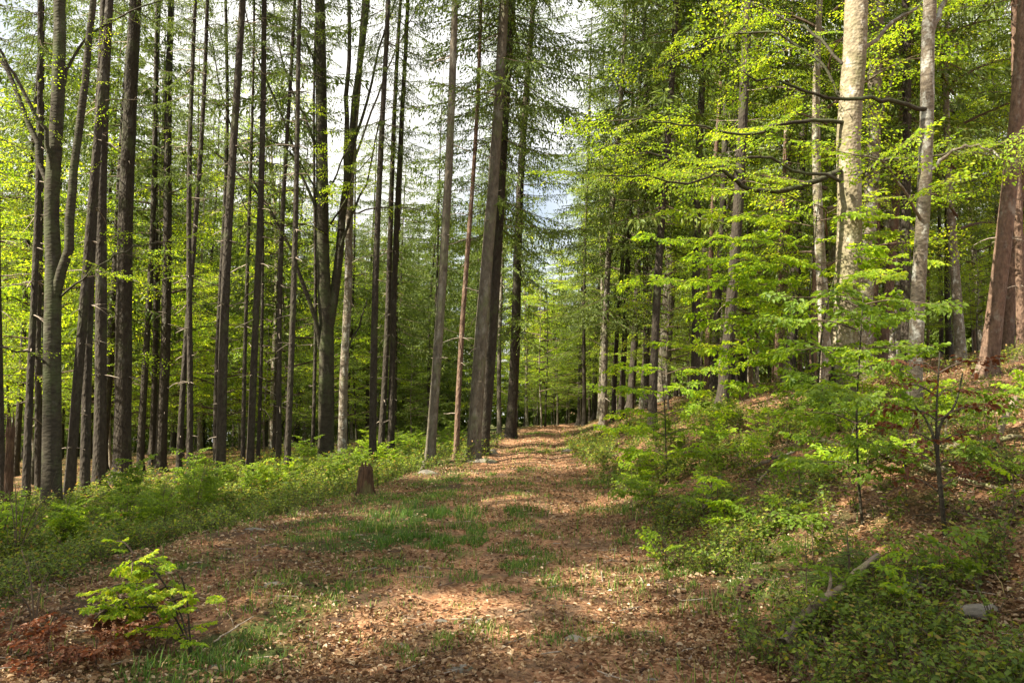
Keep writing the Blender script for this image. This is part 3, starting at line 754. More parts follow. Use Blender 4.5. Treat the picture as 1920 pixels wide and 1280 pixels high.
# beech behind it, and the mottled one to its right
root, tr, b = beech((1622, 712), [(1622, 600), (1628, 450), (1637, 300), (1640, 150), (1646, 0), (1650, -100)], 27, 24, 'mottled dark beech directly behind the big pale beech', 'mottled_bark', 14, ext=(.1, .2, 6))
Yb = b[1]; g = Geo()
limb(root, b, [(1645, 240), (1665, 170), (1690, 80), (1705, 40), (1730, -30)], Yb, Yb + .5, .07, .03, 'mottled_bark', g, SPRAY, .35, 1.2, .3, 81)
limb(root, b, [(1640, 200), (1580, 140), (1500, 120), (1420, 130)], Yb, Yb + 1, .05, .015, 'mottled_bark', g, SPRAY, .28, 1.2, .2, 82)
limb(root, b, [(1640, 120), (1700, 110), (1780, 120), (1850, 150)], Yb, Yb + 1, .05, .015, 'mottled_bark', g, SPRAY, .3, 1.2, .2, 83)
g.obj('crown', LM, root)
root, tr, b = beech((1714, 782), [(1716, 680), (1722, 540), (1733, 360), (1738, 200), (1740, 60), (1742, -80)], 27, 22, 'mottled grey beech on the leafy slope right of the big pale beech', 'mottled_bark', 16, ext=(.1, .2, 6))
Yb = b[1]; g = Geo()
limb(root, b, [(1735, 205), (1690, 192), (1640, 186), (1580, 188), (1520, 175), (1470, 155), (1400, 140)], Yb - .05, Yb - .9, .035, .012, 'dark_beech_bark', g, SPRAY, .4, .9, .5, 91, n=18)
limb(root, b, [(1742, 90), (1755, 40), (1780, -20), (1800, -80)], Yb, Yb + .3, .05, .02, 'mottled_bark', g, SPRAY, .4, 1, .3, 92)
limb(root, b, [(1735, 330), (1780, 290), (1830, 270), (1880, 300)], Yb, Yb - .6, .03, .01, 'mottled_bark', g, SPRAY, .24, .9, .2, 93)
limb(root, b, [(1730, 420), (1690, 350), (1650, 300), (1600, 290)], Yb, Yb - 1.4, .025, .008, 'mottled_bark', g, SPRAY, .24, .9, .2, 94)
g.obj('crown', LM, root)
# gnarled dark beech on the upper slope
root, tr, b = beech((1822, 655), [(1815, 600), (1818, 540), (1825, 450), (1812, 350), (1810, 250), (1800, 100)], 22, 10, 'gnarled twisted beech with dark hollows on the upper slope', 'dark_beech_bark', 12, ext=(.2, 0, 3))
Yb = b[1]; g = Geo()
limb(root, b, [(1822, 480), (1835, 400), (1850, 350), (1870, 330)], Yb, Yb - .3, .08, .03, 'mottled_bark', None, seed=101)
limb(root, b, [(1818, 520), (1795, 470), (1785, 430), (1770, 380)], Yb, Yb + .3, .07, .02, 'mottled_bark', g, SPRAY, .4, 1, .5, 102)
limb(root, b, [(1812, 350), (1850, 250), (1870, 150), (1880, 50)], Yb, Yb + .3, .06, .02, 'mottled_bark', g, SPRAY, .35, 1.2, .3, 103)
g.obj('crown', LM, root)

# young leafy beeches on the bank
def young(base_px, stems, sprays, label, leaf=LM, protos=BIG, name='young_beech', r0=.018, seed=1, cat='young beech', step=.12, size=.7, group=None, Ydir=0):
    b = at(*base_px); TAKEN.append((b[0], b[1]))
    root = tag(empty(name, tuple(b)), label, cat, group); r = np.random.default_rng(seed); g = Geo()
    for st in stems:
        P = smooth_path([b - [0, 0, .05]] + [pt(x, y, b[1] + Ydir * i / len(st) + r.normal(0, .05)) for i, (x, y) in enumerate(st)], 14)
        gs = Geo(); tube(gs, loc(P, b), np.linspace(r0, .005, 14), 6); gs.obj('stem', M['dark_beech_bark'], root, True)
    for (x0, y0, x1, y1, dY) in sprays:
        P = smooth_path([pt(x0, y0, b[1]), pt((x0 + x1) / 2, (y0 + y1) / 2 - 8, b[1] + dY / 2), pt(x1, y1, b[1] + dY)], 8) - b
        tube(g, P, np.linspace(.008, .003, 8), 4, 0, cap=False)
        limb_sprays(g, r, P, protos, step, size, .15)
    g.obj('foliage', leaf, root)
    return root
rr = np.random.default_rng(77)
sp = []
for y in np.arange(400, 740, 40):
    t = (y - 400) / 345; wl = 120 + 200 * math.sin(math.pi * (.25 + .7 * t)); wr = 90 + 110 * (1 - t)
    sp.append((1526, y + 25, 1526 - wl * (.55 + .5 * rr.random()), y + rr.normal(0, 10), rr.normal(-.6, .7)))
    sp.append((1530, y + 15, 1530 + wr * (.5 + .5 * rr.random()), y + rr.normal(0, 10), rr.normal(-.4, .7)))
young((1530, 788), [[(1524, 680), (1518, 560), (1530, 420), (1540, 330)], [(1535, 700), (1545, 600), (1580, 470), (1620, 380)], [(1520, 700), (1495, 600), (1480, 500), (1450, 400)]], sp, 'bushy young beech with bright layered leaves before the big pale beech', seed=5, size=.55, r0=.024, step=.2)
sp = []
for y in np.arange(690, 880, 38):
    for s in (-1, 1): sp.append((1247, y + 12, 1247 + s * (35 + 60 * rr.random()), y + rr.normal(0, 6), rr.normal(0, .4)))
young((1249, 905), [[(1249, 850), (1246, 760), (1240, 680), (1250, 640)]], sp, 'slender upright beech sapling with bright leaves at the foot of the bank', seed=6, size=.4, step=.12, r0=.012)
sp = [(1190, 700, 1130, 690, -.2), (1190, 690, 1260, 680, .2)]
sp = []
for y in np.arange(560, 900, 44):
    t = (y - 560) / 340
    for s in (-1, 1): sp.append((1606, y + 14, 1606 + s * (50 + 80 * rr.random()) * (1 - .4 * t), y + rr.normal(0, 8), rr.normal(0, .35)))
young((1618, 985), [[(1610, 900), (1606, 780), (1612, 660), (1618, 560)]], sp, 'mid-green beech sapling with broad leaves on the shaded bank', [M['twig'], M['green_leaf']], seed=7, size=.38, step=.22, r0=.013)
sp = []
for y in np.arange(690, 930, 44):
    for s in (-1, 1): sp.append((1758, y + 10, 1758 + s * (25 + 60 * rr.random()), y - 15 + rr.normal(0, 10), rr.normal(0, .25)))
young((1774, 1010), [[(1765, 950), (1757, 860), (1756, 770), (1762, 660)], [(1757, 850), (1738, 790), (1715, 760)], [(1758, 820), (1790, 760), (1805, 700)]], sp, 'dark bare-stemmed sapling holding dry red-brown leaves on the right bank', [M['twig'], M['red_leaf']], DRY, seed=8, size=.27, step=.13, r0=.014)
sp = []
for (x0, y0, n_, sx, sy) in [(265, 1055, 4, 26, 12), (290, 1078, 5, 34, 14), (255, 1105, 5, 40, 14), (315, 1110, 4, 36, 14), (190, 1148, 5, 40, 10), (235, 1150, 4, 36, 16), (285, 1150, 5, 40, 16), (340, 1150, 4, 30, 16), (320, 1185, 4, 36, 12)]:
    for _ in range(n_):
        x1, y1 = x0 + rr.normal(0, 10), y0 + rr.normal(0, 8); sp.append((x1, y1, x1 + rr.normal(-6, sx), y1 + rr.normal(2, sy), rr.normal(0, .14)))
young((362, 1236), [[(350, 1190), (330, 1130), (290, 1070), (260, 1050)], [(345, 1190), (310, 1140), (240, 1140), (180, 1150)], [(355, 1180), (350, 1120), (340, 1080)]], sp, 'small yellow-green beech bush glowing in the foreground clearing', LM, HUGE, seed=9, size=.115, step=.1, r0=.006, name='beech_bush', cat='bush')

print('trees', NT[0])

# ---- understory, shrubs and the stand behind: prototypes copied one by one
def make_young(i):
    root = empty('young_beech', (0, 0, -50)); r = np.random.default_rng(400 + i); H = 4.6 + .5 * i
    g = Geo(); z = np.linspace(-.05, H, 12); tube(g, np.stack([.06 * np.sin(z * 1.3 + i), .06 * np.sin(z * 1.1), z], 1), np.linspace(.045, .008, 12), 6)
    g.obj('trunk', M['mottled_bark'], root, True); link('crown', CM['beech_young_%d' % i], root)
    return root
YP = [make_young(i) for i in range(4)]
used = set()
def place(protos, i, p, rz, s, label, cat, group):
    o = protos[i]
    if id(o) in used: o = copy_tree(o)
    else: used.add(id(o))
    o.location = tuple(p); o.rotation_euler = (0, 0, rz); o.scale = (s, s, s)
    return tag(o, label, cat, group)
def ok(x, y, dmin):
    return all((x - a) ** 2 + (y - b) ** 2 > dmin * dmin for a, b in TAKEN)
r = np.random.default_rng(11)
def scatter(n, xr, yr, clear, dmin, cond=None, tries=60):
    out = []
    for _ in range(n):
        for _t in range(tries):
            y = yr[0] + (yr[1] - yr[0]) * r.random(); x = xr[0] + (xr[1] - xr[0]) * r.random()
            if abs(x - xc(y)) < clear or not ok(x, y, dmin) or (cond and not cond(x, y)): continue
            TAKEN.append((x, y)); out.append(np.array([x, y, gz1(x, y)])); break
    return out
infan = lambda x, y: abs(x) < .68 * y + 1
for p in scatter(48, (-56, -4), (26, 84), 5.5, 1.3, infan):
    place(YP, int(r.integers(4)), p, r.random() * 6.28, .7 + .8 * r.random(), 'light green young beech in the understory among the spruces left of the path', 'young beech', 'young beeches under the left stand')
for p in scatter(36, (1, 34), (24, 66), 2.0, 1.3, infan):
    place(YP, int(r.integers(4)), p, r.random() * 6.28, .6 + .6 * r.random(), 'light green young beech in the understory right of the far path', 'young beech', 'young beeches under the right stand')
for p in scatter(26, (-3, 13), (44, 85), 0, 1.3, infan):
    place(YP, int(r.integers(4)), p, r.random() * 6.28, .9 + .5 * r.random(), 'bright young beech closing the view where the path disappears', 'young beech', 'young beeches at the far end of the path')

# far spruces
def far_spruce(p, H, d, c, label, group, bark, near=False, cs=1.0):
    lean = norm(np.array([.035 + r.normal(0, .018), r.normal(0, .012), 1.0]))
    return spruce(p, lean, d, H, c, label, group, bark, True, cs, near=near)
for p in scatter(120, (-75, -3), (26, 110), 3.0, 1.5, lambda x, y: infan(x, y) and not (40 < y < 74 and x > -15)):
    far_spruce(p, 22 + 6 * r.random(), .2 + .14 * r.random(), ('spruce_fill_%d' % r.integers(2)) if p[1] > 36 and r.random() < .6 else 'spruce_far_%d' % r.integers(3), 'thin distant spruce in the crowded stand left of the path', 'distant spruces left of the path', 'spruce_bark')
for p in scatter(80, (3, 60), (20, 80), 2.2, 1.2, infan):
    far_spruce(p, 22 + 5 * r.random(), .17 + .14 * r.random(), 'spruce_far_%d' % r.integers(3), 'thin distant spruce in the crowded stand right of the path', 'distant spruces right of the path', ('red_bark', 'spruce_bark')[int(r.integers(2))])
for p in scatter(14, (-5, 14), (40, 90), 2.6, 1.2, infan):
    far_spruce(p, 20 + 5 * r.random(), .18 + .1 * r.random(), 'spruce_far_%d' % r.integers(3), 'thin dark spruce near the vanishing point of the path', 'distant spruces at the end of the path', 'spruce_bark')
for p in scatter(44, (-62, -4), (42, 84), 4.0, 1.8, lambda x, y: infan(x, y) and not (y < 54 and x > -15)):
    far_spruce(p, 17 + 6 * r.random(), .2 + .08 * r.random(), 'spruce_fill_%d' % r.integers(2), 'distant green spruce with branches nearly to the ground in the left stand', 'full green spruces in the left stand', 'spruce_bark')
# young full-crowned spruces
for (px, Y0, H) in [(650, 40, 17), (330, 44, 16), (60, 40, 15), (500, 46, 16), (740, 38, 17), (690, 44, 18), (1105, 56, 16), (1095, 42, 15), (440, 52, 17), (150, 48, 16), (1180, 52, 16), (560, 56, 17)]:
    X0 = (px - 960) / F * Y0; p = np.array([X0, Y0, gz1(X0, Y0)])
    spruce(p, norm(np.array([.02, 0, 1])), .22, H, 'young_spruce', 'young spruce with a full green crown standing between older trunks', 'young spruces between the trunks', 'spruce_bark', False, H / 12, near=False, name='young_spruce')
# tall beeches with spring leaves behind the right bank
def far_beech(p, i, s, label, group):
    root = tag(empty('beech_tree', tuple(p)), label, 'beech', group); rq = np.random.default_rng(int(p[0] * 100) & 0xffff)
    z = np.linspace(-.1, 17, 20); P = np.stack([.12 * np.sin(z * .4 + p[0]), .12 * np.sin(z * .3 + p[1]), z], 1); P[:, :2] -= P[0, :2]
    trunk_geo(rq, P, np.linspace(.17, .02, 20), 10, .3, .04).obj('trunk', M['mottled_bark'], root, True)
    link('crown', CM['beech_tall_%d' % i], root); root.scale = (s, s, s); root.rotation_euler = (0, .03, r.random() * 6.28)
for p in scatter(24, (8, 46), (20, 60), 4.5, 2.0, infan):
    far_beech(p, int(r.integers(3)), .8 + .35 * r.random(), 'leafy beech with yellow-green spring crown on the slope right of the path', 'leafy beeches on the right slope')
def mid_beech(p, i, s, label, group):
    root = tag(empty('beech_tree', tuple(p)), label, 'beech', group); rq = np.random.default_rng(int(abs(p[0]) * 100) & 0xffff)
    z = np.linspace(-.1, 11, 16); P = np.stack([.1 * np.sin(z * .5 + p[0]), .1 * np.sin(z * .4 + p[1]), z], 1); P[:, :2] -= P[0, :2]
    trunk_geo(rq, P, np.linspace(.08, .012, 16), 8, .3, .04).obj('trunk', M['dark_beech_bark'], root, True)
    link('crown', CM['beech_mid_%d' % i], root); root.scale = (s, s, s); root.rotation_euler = (0, .03, r.random() * 6.28)
for p in scatter(20, (-30, -5), (19, 46), 8.5, 1.6, infan):
    mid_beech(p, 1, .8 + .4 * r.random(), 'slender beech with thin layered light green leaves among the left spruces', 'slender beeches among the left spruces')
for (px, Y0, s_) in [(1022, 46, .8), (1045, 54, 1.0), (1008, 62, 1.1), (1062, 66, 1.2)]:
    X0 = (px - 960) / F * Y0
    mid_beech(np.array([X0, Y0, gz1(X0, Y0)]), 1, s_, 'slender beech with bright green leaves over the far end of the path', 'slender beeches at the far end of the path')
for p in scatter(18, (-50, -6), (34, 85), 4.5, 2.0, infan):
    far_beech(p, int(r.integers(3)), .7 + .3 * r.random(), 'leafy beech with light spring crown inside the left stand', 'leafy beeches in the left stand')
for p in scatter(10, (1, 15), (34, 70), 2.5, 2.0, infan):
    far_beech(p, int(r.integers(3)), .8 + .3 * r.random(), 'leafy beech with bright crown over the far end of the path', 'leafy beeches over the far path')
# trees beside and behind the viewer that shade the clearing
outfan = lambda x, y: abs(x) > .66 * y + 2
for (x, y) in [(-14, 3.5), (-19.5, 1.3), (-12.5, -1.4), (-18, -3.4), (-26, 1), (-9.5, -5.5), (-30, -3), (-27, 5), (-15.5, 8.2)]:
    far_spruce(np.array([x, y, gz1(x, y)]), 25 + 3 * r.random(), .3, 'spruce_dense', 'spruce outside the view that shades the clearing', 'spruces beside the viewer', 'spruce_bark')

# shrubs along the left edge
def make_bush(i, lm, protos):
    root = empty('beech_shrub', (0, 0, -50)); rq = np.random.default_rng(500 + i); g = Geo()
    for k in range(4 + i):
        a = rq.random() * 6.28; H = .7 + .6 * rq.random(); o = np.array([math.cos(a), math.sin(a), 0]) * .12
        P = smooth_path([o * .4 - [0, 0, .05], o + [0, 0, H * .5], o * 2.4 + [0, 0, H]], 7)
        gs = Geo(); tube(gs, P, np.linspace(.008, .003, 7), 5); gs.obj('stem', M['twig'], root, True)
        for j in range(6):
            t = .25 + .8 * rq.random(); p = P[int(t * 6)]; aa = rq.random() * 6.28
            put_spray(g, rq, protos, p, np.array([math.cos(aa), math.sin(aa), .35 * rq.random()]), .22 + .2 * rq.random())
    g.obj('foliage', lm, root)
    return root
# sprays scaled down would shrink the leaves, so shrubs get sprays of their own with larger leaves
BSP = [beech_spray(160 + i, 1.2, .19, .13) for i in range(4)]
BP = [make_bush(i, [M['twig'], (M['green_leaf'], M['beech_leaf'])[i % 2]], BSP) for i in range(4)]
edge_px = [(20, 1075), (90, 1050), (150, 1040), (215, 1030), (280, 1010), (340, 990), (400, 975), (460, 955), (520, 945), (580, 935), (630, 925), (730, 895), (770, 885), (830, 862)]
n = 0
for k in range(32):
    t = (k % 16) / 16 * (len(edge_px) - 1); i = int(t); f = t - i
    ex = edge_px[i][0] * (1 - f) + edge_px[min(i + 1, 13)][0] * f; ey = edge_px[i][1] * (1 - f) + edge_px[min(i + 1, 13)][1] * f
    p = at(ex, ey); back = 1.0 * r.random() + (k // 16) * 1.6 + .25
    x, y = p[0] - back * .55 + r.normal(0, .2), p[1] + back * .8 + r.normal(0, .2)
    place(BP, int(r.integers(2)) * 2 if r.random() < .75 else 1, (x, y, gz1(x, y)), r.random() * 6.28, .38 + .4 * r.random(), 'knee-high green beech shrub in the fringe along the left edge of the clearing', 'shrub', 'shrubs along the left edge of the clearing')
for k in range(16):
    x = 1.7 + 3.2 * r.random(); y = 9 + 13 * r.random(); x += xc(y) * .8
    place(BP, int(r.integers(4)), (x, y, gz1(x, y)), r.random() * 6.28, .3 + .35 * r.random(), 'low bright green shrub growing on the bank right of the path', 'shrub', 'shrubs on the right bank')
for k in range(26):
    y = 18 + 16 * r.random(); x = xc(y) - 2.2 - 5 * r.random()
    place(BP, int(r.integers(4)), (x, y, gz1(x, y)), r.random() * 6.28, .4 + .45 * r.random(), 'bright green shrub among the trunks beyond the stump', 'shrub', 'shrubs among the trunks beyond the stump')

# the wood far beyond, one mass
rf = np.random.default_rng(31); g = Geo(); MINI = [spruce_crown(700 + i, 18, 2.8, [spruce_branch(720 + i, wid=.2, slen=.5, dens=.4, hang=.6)], .8, 4, .1, .1).pack() for i in range(3)]
for k in range(200):
    y = 85 + 80 * rf.random(); x = (2 * rf.random() - 1) * .75 * y; z = gz1(x, y); h = 17 + 4 * rf.random(); s_ = 1 + .3 * rf.random(); a = rf.random() * 6.28; c, sn = math.cos(a) * s_, math.sin(a) * s_
    g.put(MINI[k % 3], [[c, -sn, 0], [sn, c, 0], [0, 0, s_]], (x, y, z + h)); tube(g, [(x, y, z - 1), (x, y, z + h * .5), (x, y, z + h)], [.16, .12, .02], 5)
tag(g.obj('far_woodland', NM), 'dense spruce wood far behind the trunks', 'woodland', kind='stuff')

# ------------------------------------------------------------------ small things on the ground
def rock(px, py, sx, sy, sz, label, seed, rz=0., sink=.35):
    b = at(px, py); rq = np.random.default_rng(seed)
    import bmesh
    bm = bmesh.new(); bmesh.ops.create_icosphere(bm, subdivisions=4, radius=1)
    dirs = norm(rq.normal(0, 1, (7, 3))); offs = .55 + .3 * rq.random(7)
    for v in bm.verts:
        p = np.array(v.co)
        for d, o in zip(dirs, offs):
            e = p @ d - o
            if e > 0: p = p - d * e * .85
        p = p * (1 + .08 * (vnoise(np.array([p[0] * 3]), np.array([p[1] * 3 + p[2] * 4]), 1, seed)[0] - .5))
        v.co = p * [sx, sy, sz]
    me = bpy.data.meshes.new('rock'); bm.to_mesh(me); bm.free(); me.materials.append(M['stone'])
    for p_ in me.polygons: p_.use_smooth = False
    o = link('rock', me); o.location = (b[0], b[1], b[2] - sz * .3); o.rotation_euler = (rq.normal(0, .1), rq.normal(0, .1), rz)
    return tag(o, label, 'rock')
rock(475, 994, .17, .08, .05, 'flat grey slab of stone at the upper left of the clearing', 1, .5)
rock(507, 1097, .11, .07, .035, 'flat grey stone lying in leaves in the middle of the clearing', 2, .2)
rock(1078, 1202, .085, .06, .05, 'small pale rounded stone on the leafy track near the viewer', 3)
rock(912, 850, .35, .25, .2, 'large grey stone at the foot of the thick spruce pair', 4, .4)
rock(905, 866, .4, .2, .12, 'low grey stone sunk in front of the thick spruce pair', 5, .2)
rock(803, 886, .22, .13, .10, 'small grey stone at the foot of the pale grey spruce', 6)
rock(760, 886, .25, .15, .10, 'brownish stone between the stump and the pale grey spruce', 7)
rock(1067, 846, .25, .15, .12, 'small dark stone at the right edge of the track', 8)
rock(1718, 1102, .17, .12, .11, 'pale lichen-covered stone on the right bank', 9, .3)
rock(1855, 1148, .2, .08, .06, 'flat pale stone half hidden in plants at the right bank corner', 10, .1)
rock(830, 1165, .07, .05, .03, 'small grey stone in the grass near the viewer', 11)
rock(752, 1212, .07, .05, .03, 'small flat stone among leaves left of the track', 12)
rock(870, 1255, .14, .07, .035, 'flat brown stone sunk in the track at the photo\'s lower edge', 13, .6)
rock(1220, 1276, .05, .04, .03, 'tiny grey stone at the photo\'s lower edge', 14)
rock(410, 1252, .11, .07, .04, 'mossy flat stone beside the yellow-green bush', 15)
rock(900, 1165, .08, .06, .03, 'flat pale stone in the centre of the near track', 16, .3)
rock(890, 888, .10, .07, .05, 'small stone on the track in front of the thick spruce pair', 17)

def branch(pxs, r0, r1, label, lift=.04, mat='log', forks=(), seed=1, name='fallen_branch', cat='fallen branch'):
    rq = np.random.default_rng(seed); P = [at(x, y) for x, y in pxs]
    P = [p + [0, 0, (lift if not np.isscalar(lift) else lift) + r0] for p in P] if np.isscalar(lift) else [p + [0, 0, l + r0] for p, l in zip(P, lift)]
    b = P[0].copy(); S = smooth_path(P, 12) - b; S[1:-1] += rq.normal(0, r0 * .35, (10, 3))
    root = tag(empty(name, tuple(b)), label, cat); g = Geo(); tube(g, S, np.linspace(r0, r1, 12) * (1 + rq.normal(0, .08, 12)), 8)
    g.obj('branch_wood', M[mat], root, True)
    for (t, dx, dy, dz, l) in forks:
        p = S[int(t * 11)]; q = p + np.array([dx, dy, dz]) * l; gf = Geo(); tube(gf, smooth_path([p, (p + q) / 2 + rq.normal(0, .03, 3), q], 6), np.linspace(r1 * .8, r1 * .3, 6), 5); gf.obj('twig', M[mat], root, True)
    return root
branch([(1470, 1235), (1530, 1192), (1600, 1150), (1648, 1112)], .03, .02, 'pale mossy fallen branch slanting across the lower right bank', (.06, .15, .19, .22), seed=1, forks=[(.5, .3, .6, .5, .3)])
b = at(1408, 1108); rq = np.random.default_rng(2); g = Geo(); c = [(-.17, -.05), (-.06, -.062), (.1, -.055), (.18, -.03), (.16, .03), (.03, .06), (-.12, .05), (-.19, .01)]
V = [(x, y, .03 + rq.normal(0, .004)) for x, y in c] + [(x * 1.02, y * 1.04, -.02) for x, y in c]
g.add(V, [[i, i + 8, (i + 1) % 8 + 8, (i + 1) % 8] for i in range(8)] + [[0, 1, 6, 7], [1, 2, 5, 6], [2, 3, 4, 5]])
o = g.obj('broken_plank', M['rotten']); o.location = tuple(b + [0, 0, .03]); o.rotation_euler = (.25, -.15, .75)
tag(o, 'flat broken plank of grey wood on the right bank', 'plank', kind='thing')
branch([(1255, 985), (1290, 960), (1330, 940), (1350, 925)], .03, .016, 'dark crooked fallen branch low on the bank by the track', (.05, .1, .14, .2), 'log', [(.4, .4, .3, .6, .5), (.7, -.3, .4, .5, .4)], 3)
branch([(1318, 968), (1335, 945), (1352, 928)], .022, .014, 'short pale stick leaning beside the dark crooked branch', (.02, .12, .2), 'log', [], 4)
branch([(1405, 890), (1450, 868), (1490, 856)], .028, .018, 'pale fallen branch in the leaves below the young bushy beech', .04, 'log', [(.5, .3, -.2, .3, .5)], 5)
branch([(1420, 912), (1440, 890), (1462, 868)], .016, .009, 'thin stick crossing under the pale fallen branch', .03, 'log', [], 6)
branch([(1540, 838), (1600, 855), (1650, 864), (1730, 890), (1790, 902)], .035, .02, 'long grey fallen branch lying across the middle of the bank', .06, 'log', [(.3, .2, .4, .5, .6), (.6, .5, -.3, .3, .5)], 7)
branch([(1620, 850), (1740, 858), (1830, 850), (1915, 838)], .04, .02, 'long pale fallen branch below the leafy slope', .05, 'log', [(.5, .3, .5, .5, .6)], 8)
branch([(1865, 842), (1885, 818), (1908, 800)], .035, .03, 'thick broken branch stub tilted up at the right edge of the slope', (.0, .12, .25), 'log', [], 9)
branch([(1690, 815), (1740, 800), (1810, 792), (1890, 760)], .025, .012, 'thin dark fallen branch higher up on the leafy slope', .04, 'log', [(.6, .2, .5, .6, .6)], 10)
branch([(1800, 915), (1850, 925), (1915, 940)], .02, .01, 'thin stick on the green patch at the right', .05, 'log', [], 11)
branch([(945, 1215), (985, 1200), (1010, 1190)], .008, .004, 'short thin twig on the near track', .01, 'log', [], 12)
branch([(1130, 1100), (1128, 1075), (1132, 1055)], .007, .004, 'thin pale twig on the right rut of the track', .01, 'dead_twig', [], 13)
branch([(400, 1215), (440, 1190), (475, 1165)], .006, .003, 'thin dry twig beside the yellow-green bush', .03, 'dead_twig', [(.5, -.3, .2, .5, .2)], 14)
branch([(640, 890), (700, 868), (760, 858)], .05, .03, 'fallen trunk lying among shrubs behind the stump', .05, 'rotten', [], 15)
branch([(990, 1148), (930, 1162), (860, 1170)], .006, .004, 'thin dark twig across the grassy middle of the track', .01, 'log', [], 16)

# the stump
b = at(686, 926); root = tag(empty('tree_stump', tuple(b)), 'old brown rotten tree stump at the left edge of the track', 'stump'); rq = np.random.default_rng(4)
z = np.array([-.1, 0, .06, .13, .22, .32, .40, .46]); P = np.stack([0 * z, 0 * z, z], 1)
g = trunk_geo(rq, P, np.array([.11, .108, .104, .1, .096, .093, .095, .088]), 22, .9, .2); g.obj('stump_wood', M['rotten'], root, True)
g = Geo(); a = np.arange(18) * 2 * math.pi / 18
for k in range(9):
    q = a[k * 2] + rq.normal(0, .1); tube(g, [np.array([math.cos(q) * .075, math.sin(q) * .075, .36]), np.array([math.cos(q) * .07, math.sin(q) * .07, .44 + .12 * rq.random()])], [.03, .012], 5)
g.obj('splintered_top', M['rotten'], root, True)

# spruce seedlings
def seedling(px, py, H, Rm, label, seed, mat='young_needle'):
    b = at(px, py); rq = np.random.default_rng(seed); root = tag(empty('spruce_seedling', tuple(b)), label, 'spruce seedling')
    g = Geo(); tube(g, [(0, 0, -.03), (.01, 0, H * .5), (0, .01, H)], [.012, .008, .003], 6); g.obj('stem', M['twig'], root, True)
    g = Geo(); SP, SD = [], []
    def shoot(p, d, l, lv):
        d = norm(d); n_ = max(6, int(l / .006)); t = np.arange(n_) / n_; q = p + d * (t * l)[:, None] + np.array([0, 0, -.25 * l]) * (t ** 2)[:, None]
        tube(g, q[[0, n_ // 2, n_ - 1]], [.003, .002, .0012], 3, 0, cap=False)
        F3 = frame(d); a = rq.random(n_) * 6.28
        SP.append(q); SD.append(F3[:, 0] * .8 + F3[:, 1] * np.cos(a)[:, None] + F3[:, 2] * (np.abs(np.sin(a)) * .8 - .1)[:, None])
        if lv < 2:
            for k in range(int(l / .05)):
                tt = .2 + .75 * rq.random(); pp = p + d * l * tt + np.array([0, 0, -.25 * l * tt * tt]); s = 1 if k % 2 else -1
                shoot(pp, d * .8 + F3[:, 1] * s * .75 + [0, 0, -.1], l * (.5 - .3 * tt) * (.7 + .5 * rq.random()) + .02, lv + 1)
    z = .08
    while z < H:
        for k in range(5): a = rq.random() * 6.28; shoot(np.array([0, 0, z]), np.array([math.cos(a), math.sin(a), .35]), Rm * (1.05 - z / H) * (.7 + .5 * rq.random()) + .03, 0)
        z += .1
    shoot(np.array([0, 0, H - .02]), np.array([.05, 0, 1.]), .1, 1)
    P, D = np.concatenate(SP), np.concatenate(SD); n_ = len(P)
    leaves(g, P, D, rq.normal(0, 1, (n_, 3)), .018 * (.8 + .4 * rq.random(n_)), .0032, 1, rq.random(n_), detailed=False)
    g.obj('foliage', [M['twig'], M[mat]], root)
seedling(1592, 1118, .42, .34, 'pale green spruce seedling with spreading twigs on the right bank', 1)
seedling(1225, 1045, .32, .22, 'small dark spruce seedling at the foot of the bank by the track', 2, 'needle')
seedling(1500, 960, .4, .3, 'green spruce seedling under the mid-green sapling', 3)

# leafy tufts and bare twigs standing alone
def tuft(px, py, H, label, n=6, seed=1, lm=None, size=.2, lean=(0, 0), name='beech_seedling', cat='seedling', protos=None):
    b = at(px, py); rq = np.random.default_rng(seed); root = tag(empty(name, tuple(b)), label, cat); g = Geo()
    P = smooth_path([(0, 0, -.03), (lean[0] * .4, lean[1] * .4, H * .5), (lean[0], lean[1], H)], 8); gs = Geo(); tube(gs, P, np.linspace(.006, .002, 8), 5); gs.obj('stem', M['twig'], root, True)
    for k in range(n):
        a = rq.random() * 6.28; put_spray(g, rq, protos or BSP, P[int(3 + 4.9 * rq.random())], np.array([math.cos(a), math.sin(a), .2]), size * (.7 + .6 * rq.random()))
    g.obj('foliage', lm or LM, root); return root
tuft(1248, 1072, .3, 'yellow-green beech seedling at the foot of the bank by the track', 5, 1, None, .17)
tuft(1410, 890, .6, 'thin beech seedling with dark stem amid leaves on the bank', 6, 2, None, .25)
tuft(1500, 930, .55, 'green beech seedling below the mid-green sapling', 6, 3, [M['twig'], M['green_leaf']], .22)
tuft(1435, 1010, .3, 'small mid-green seedling on the mossy part of the bank', 5, 4, [M['twig'], M['green_leaf']], .2)
tuft(1185, 960, .5, 'bright beech seedling at the right edge of the track', 7, 5, [M['twig'], M['green_leaf']], .3)
tuft(1700, 950, .5, 'green seedling between two saplings on the bank', 7, 6, [M['twig'], M['green_leaf']], .25)
tuft(1850, 870, .6, 'green seedling near the right edge of the bank', 7, 7, [M['twig'], M['green_leaf']], .25)
tuft(260, 1225, .28, 'red-brown dry-leaved seedling left of the yellow-green bush', 8, 8, [M['twig'], M['red_leaf']], .2, (-.1, 0))
tuft(180, 1250, .2, 'low seedling with dry rusty leaves in the lower left corner', 8, 9, [M['twig'], M['red_leaf']], .2)
tuft(90, 1262, .2, 'low rust-red seedling at the photo\'s lower left edge', 8, 10, [M['twig'], M['red_leaf']], .2)
tuft(20, 1235, .25, 'rusty seedling cut by the photo\'s left edge', 8, 11, [M['twig'], M['red_leaf']], .2)
tuft(330, 1200, .2, 'red dry twig tuft inside the shade of the yellow-green bush', 6, 12, [M['twig'], M['red_leaf']], .18)
rq2 = np.random.default_rng(88)
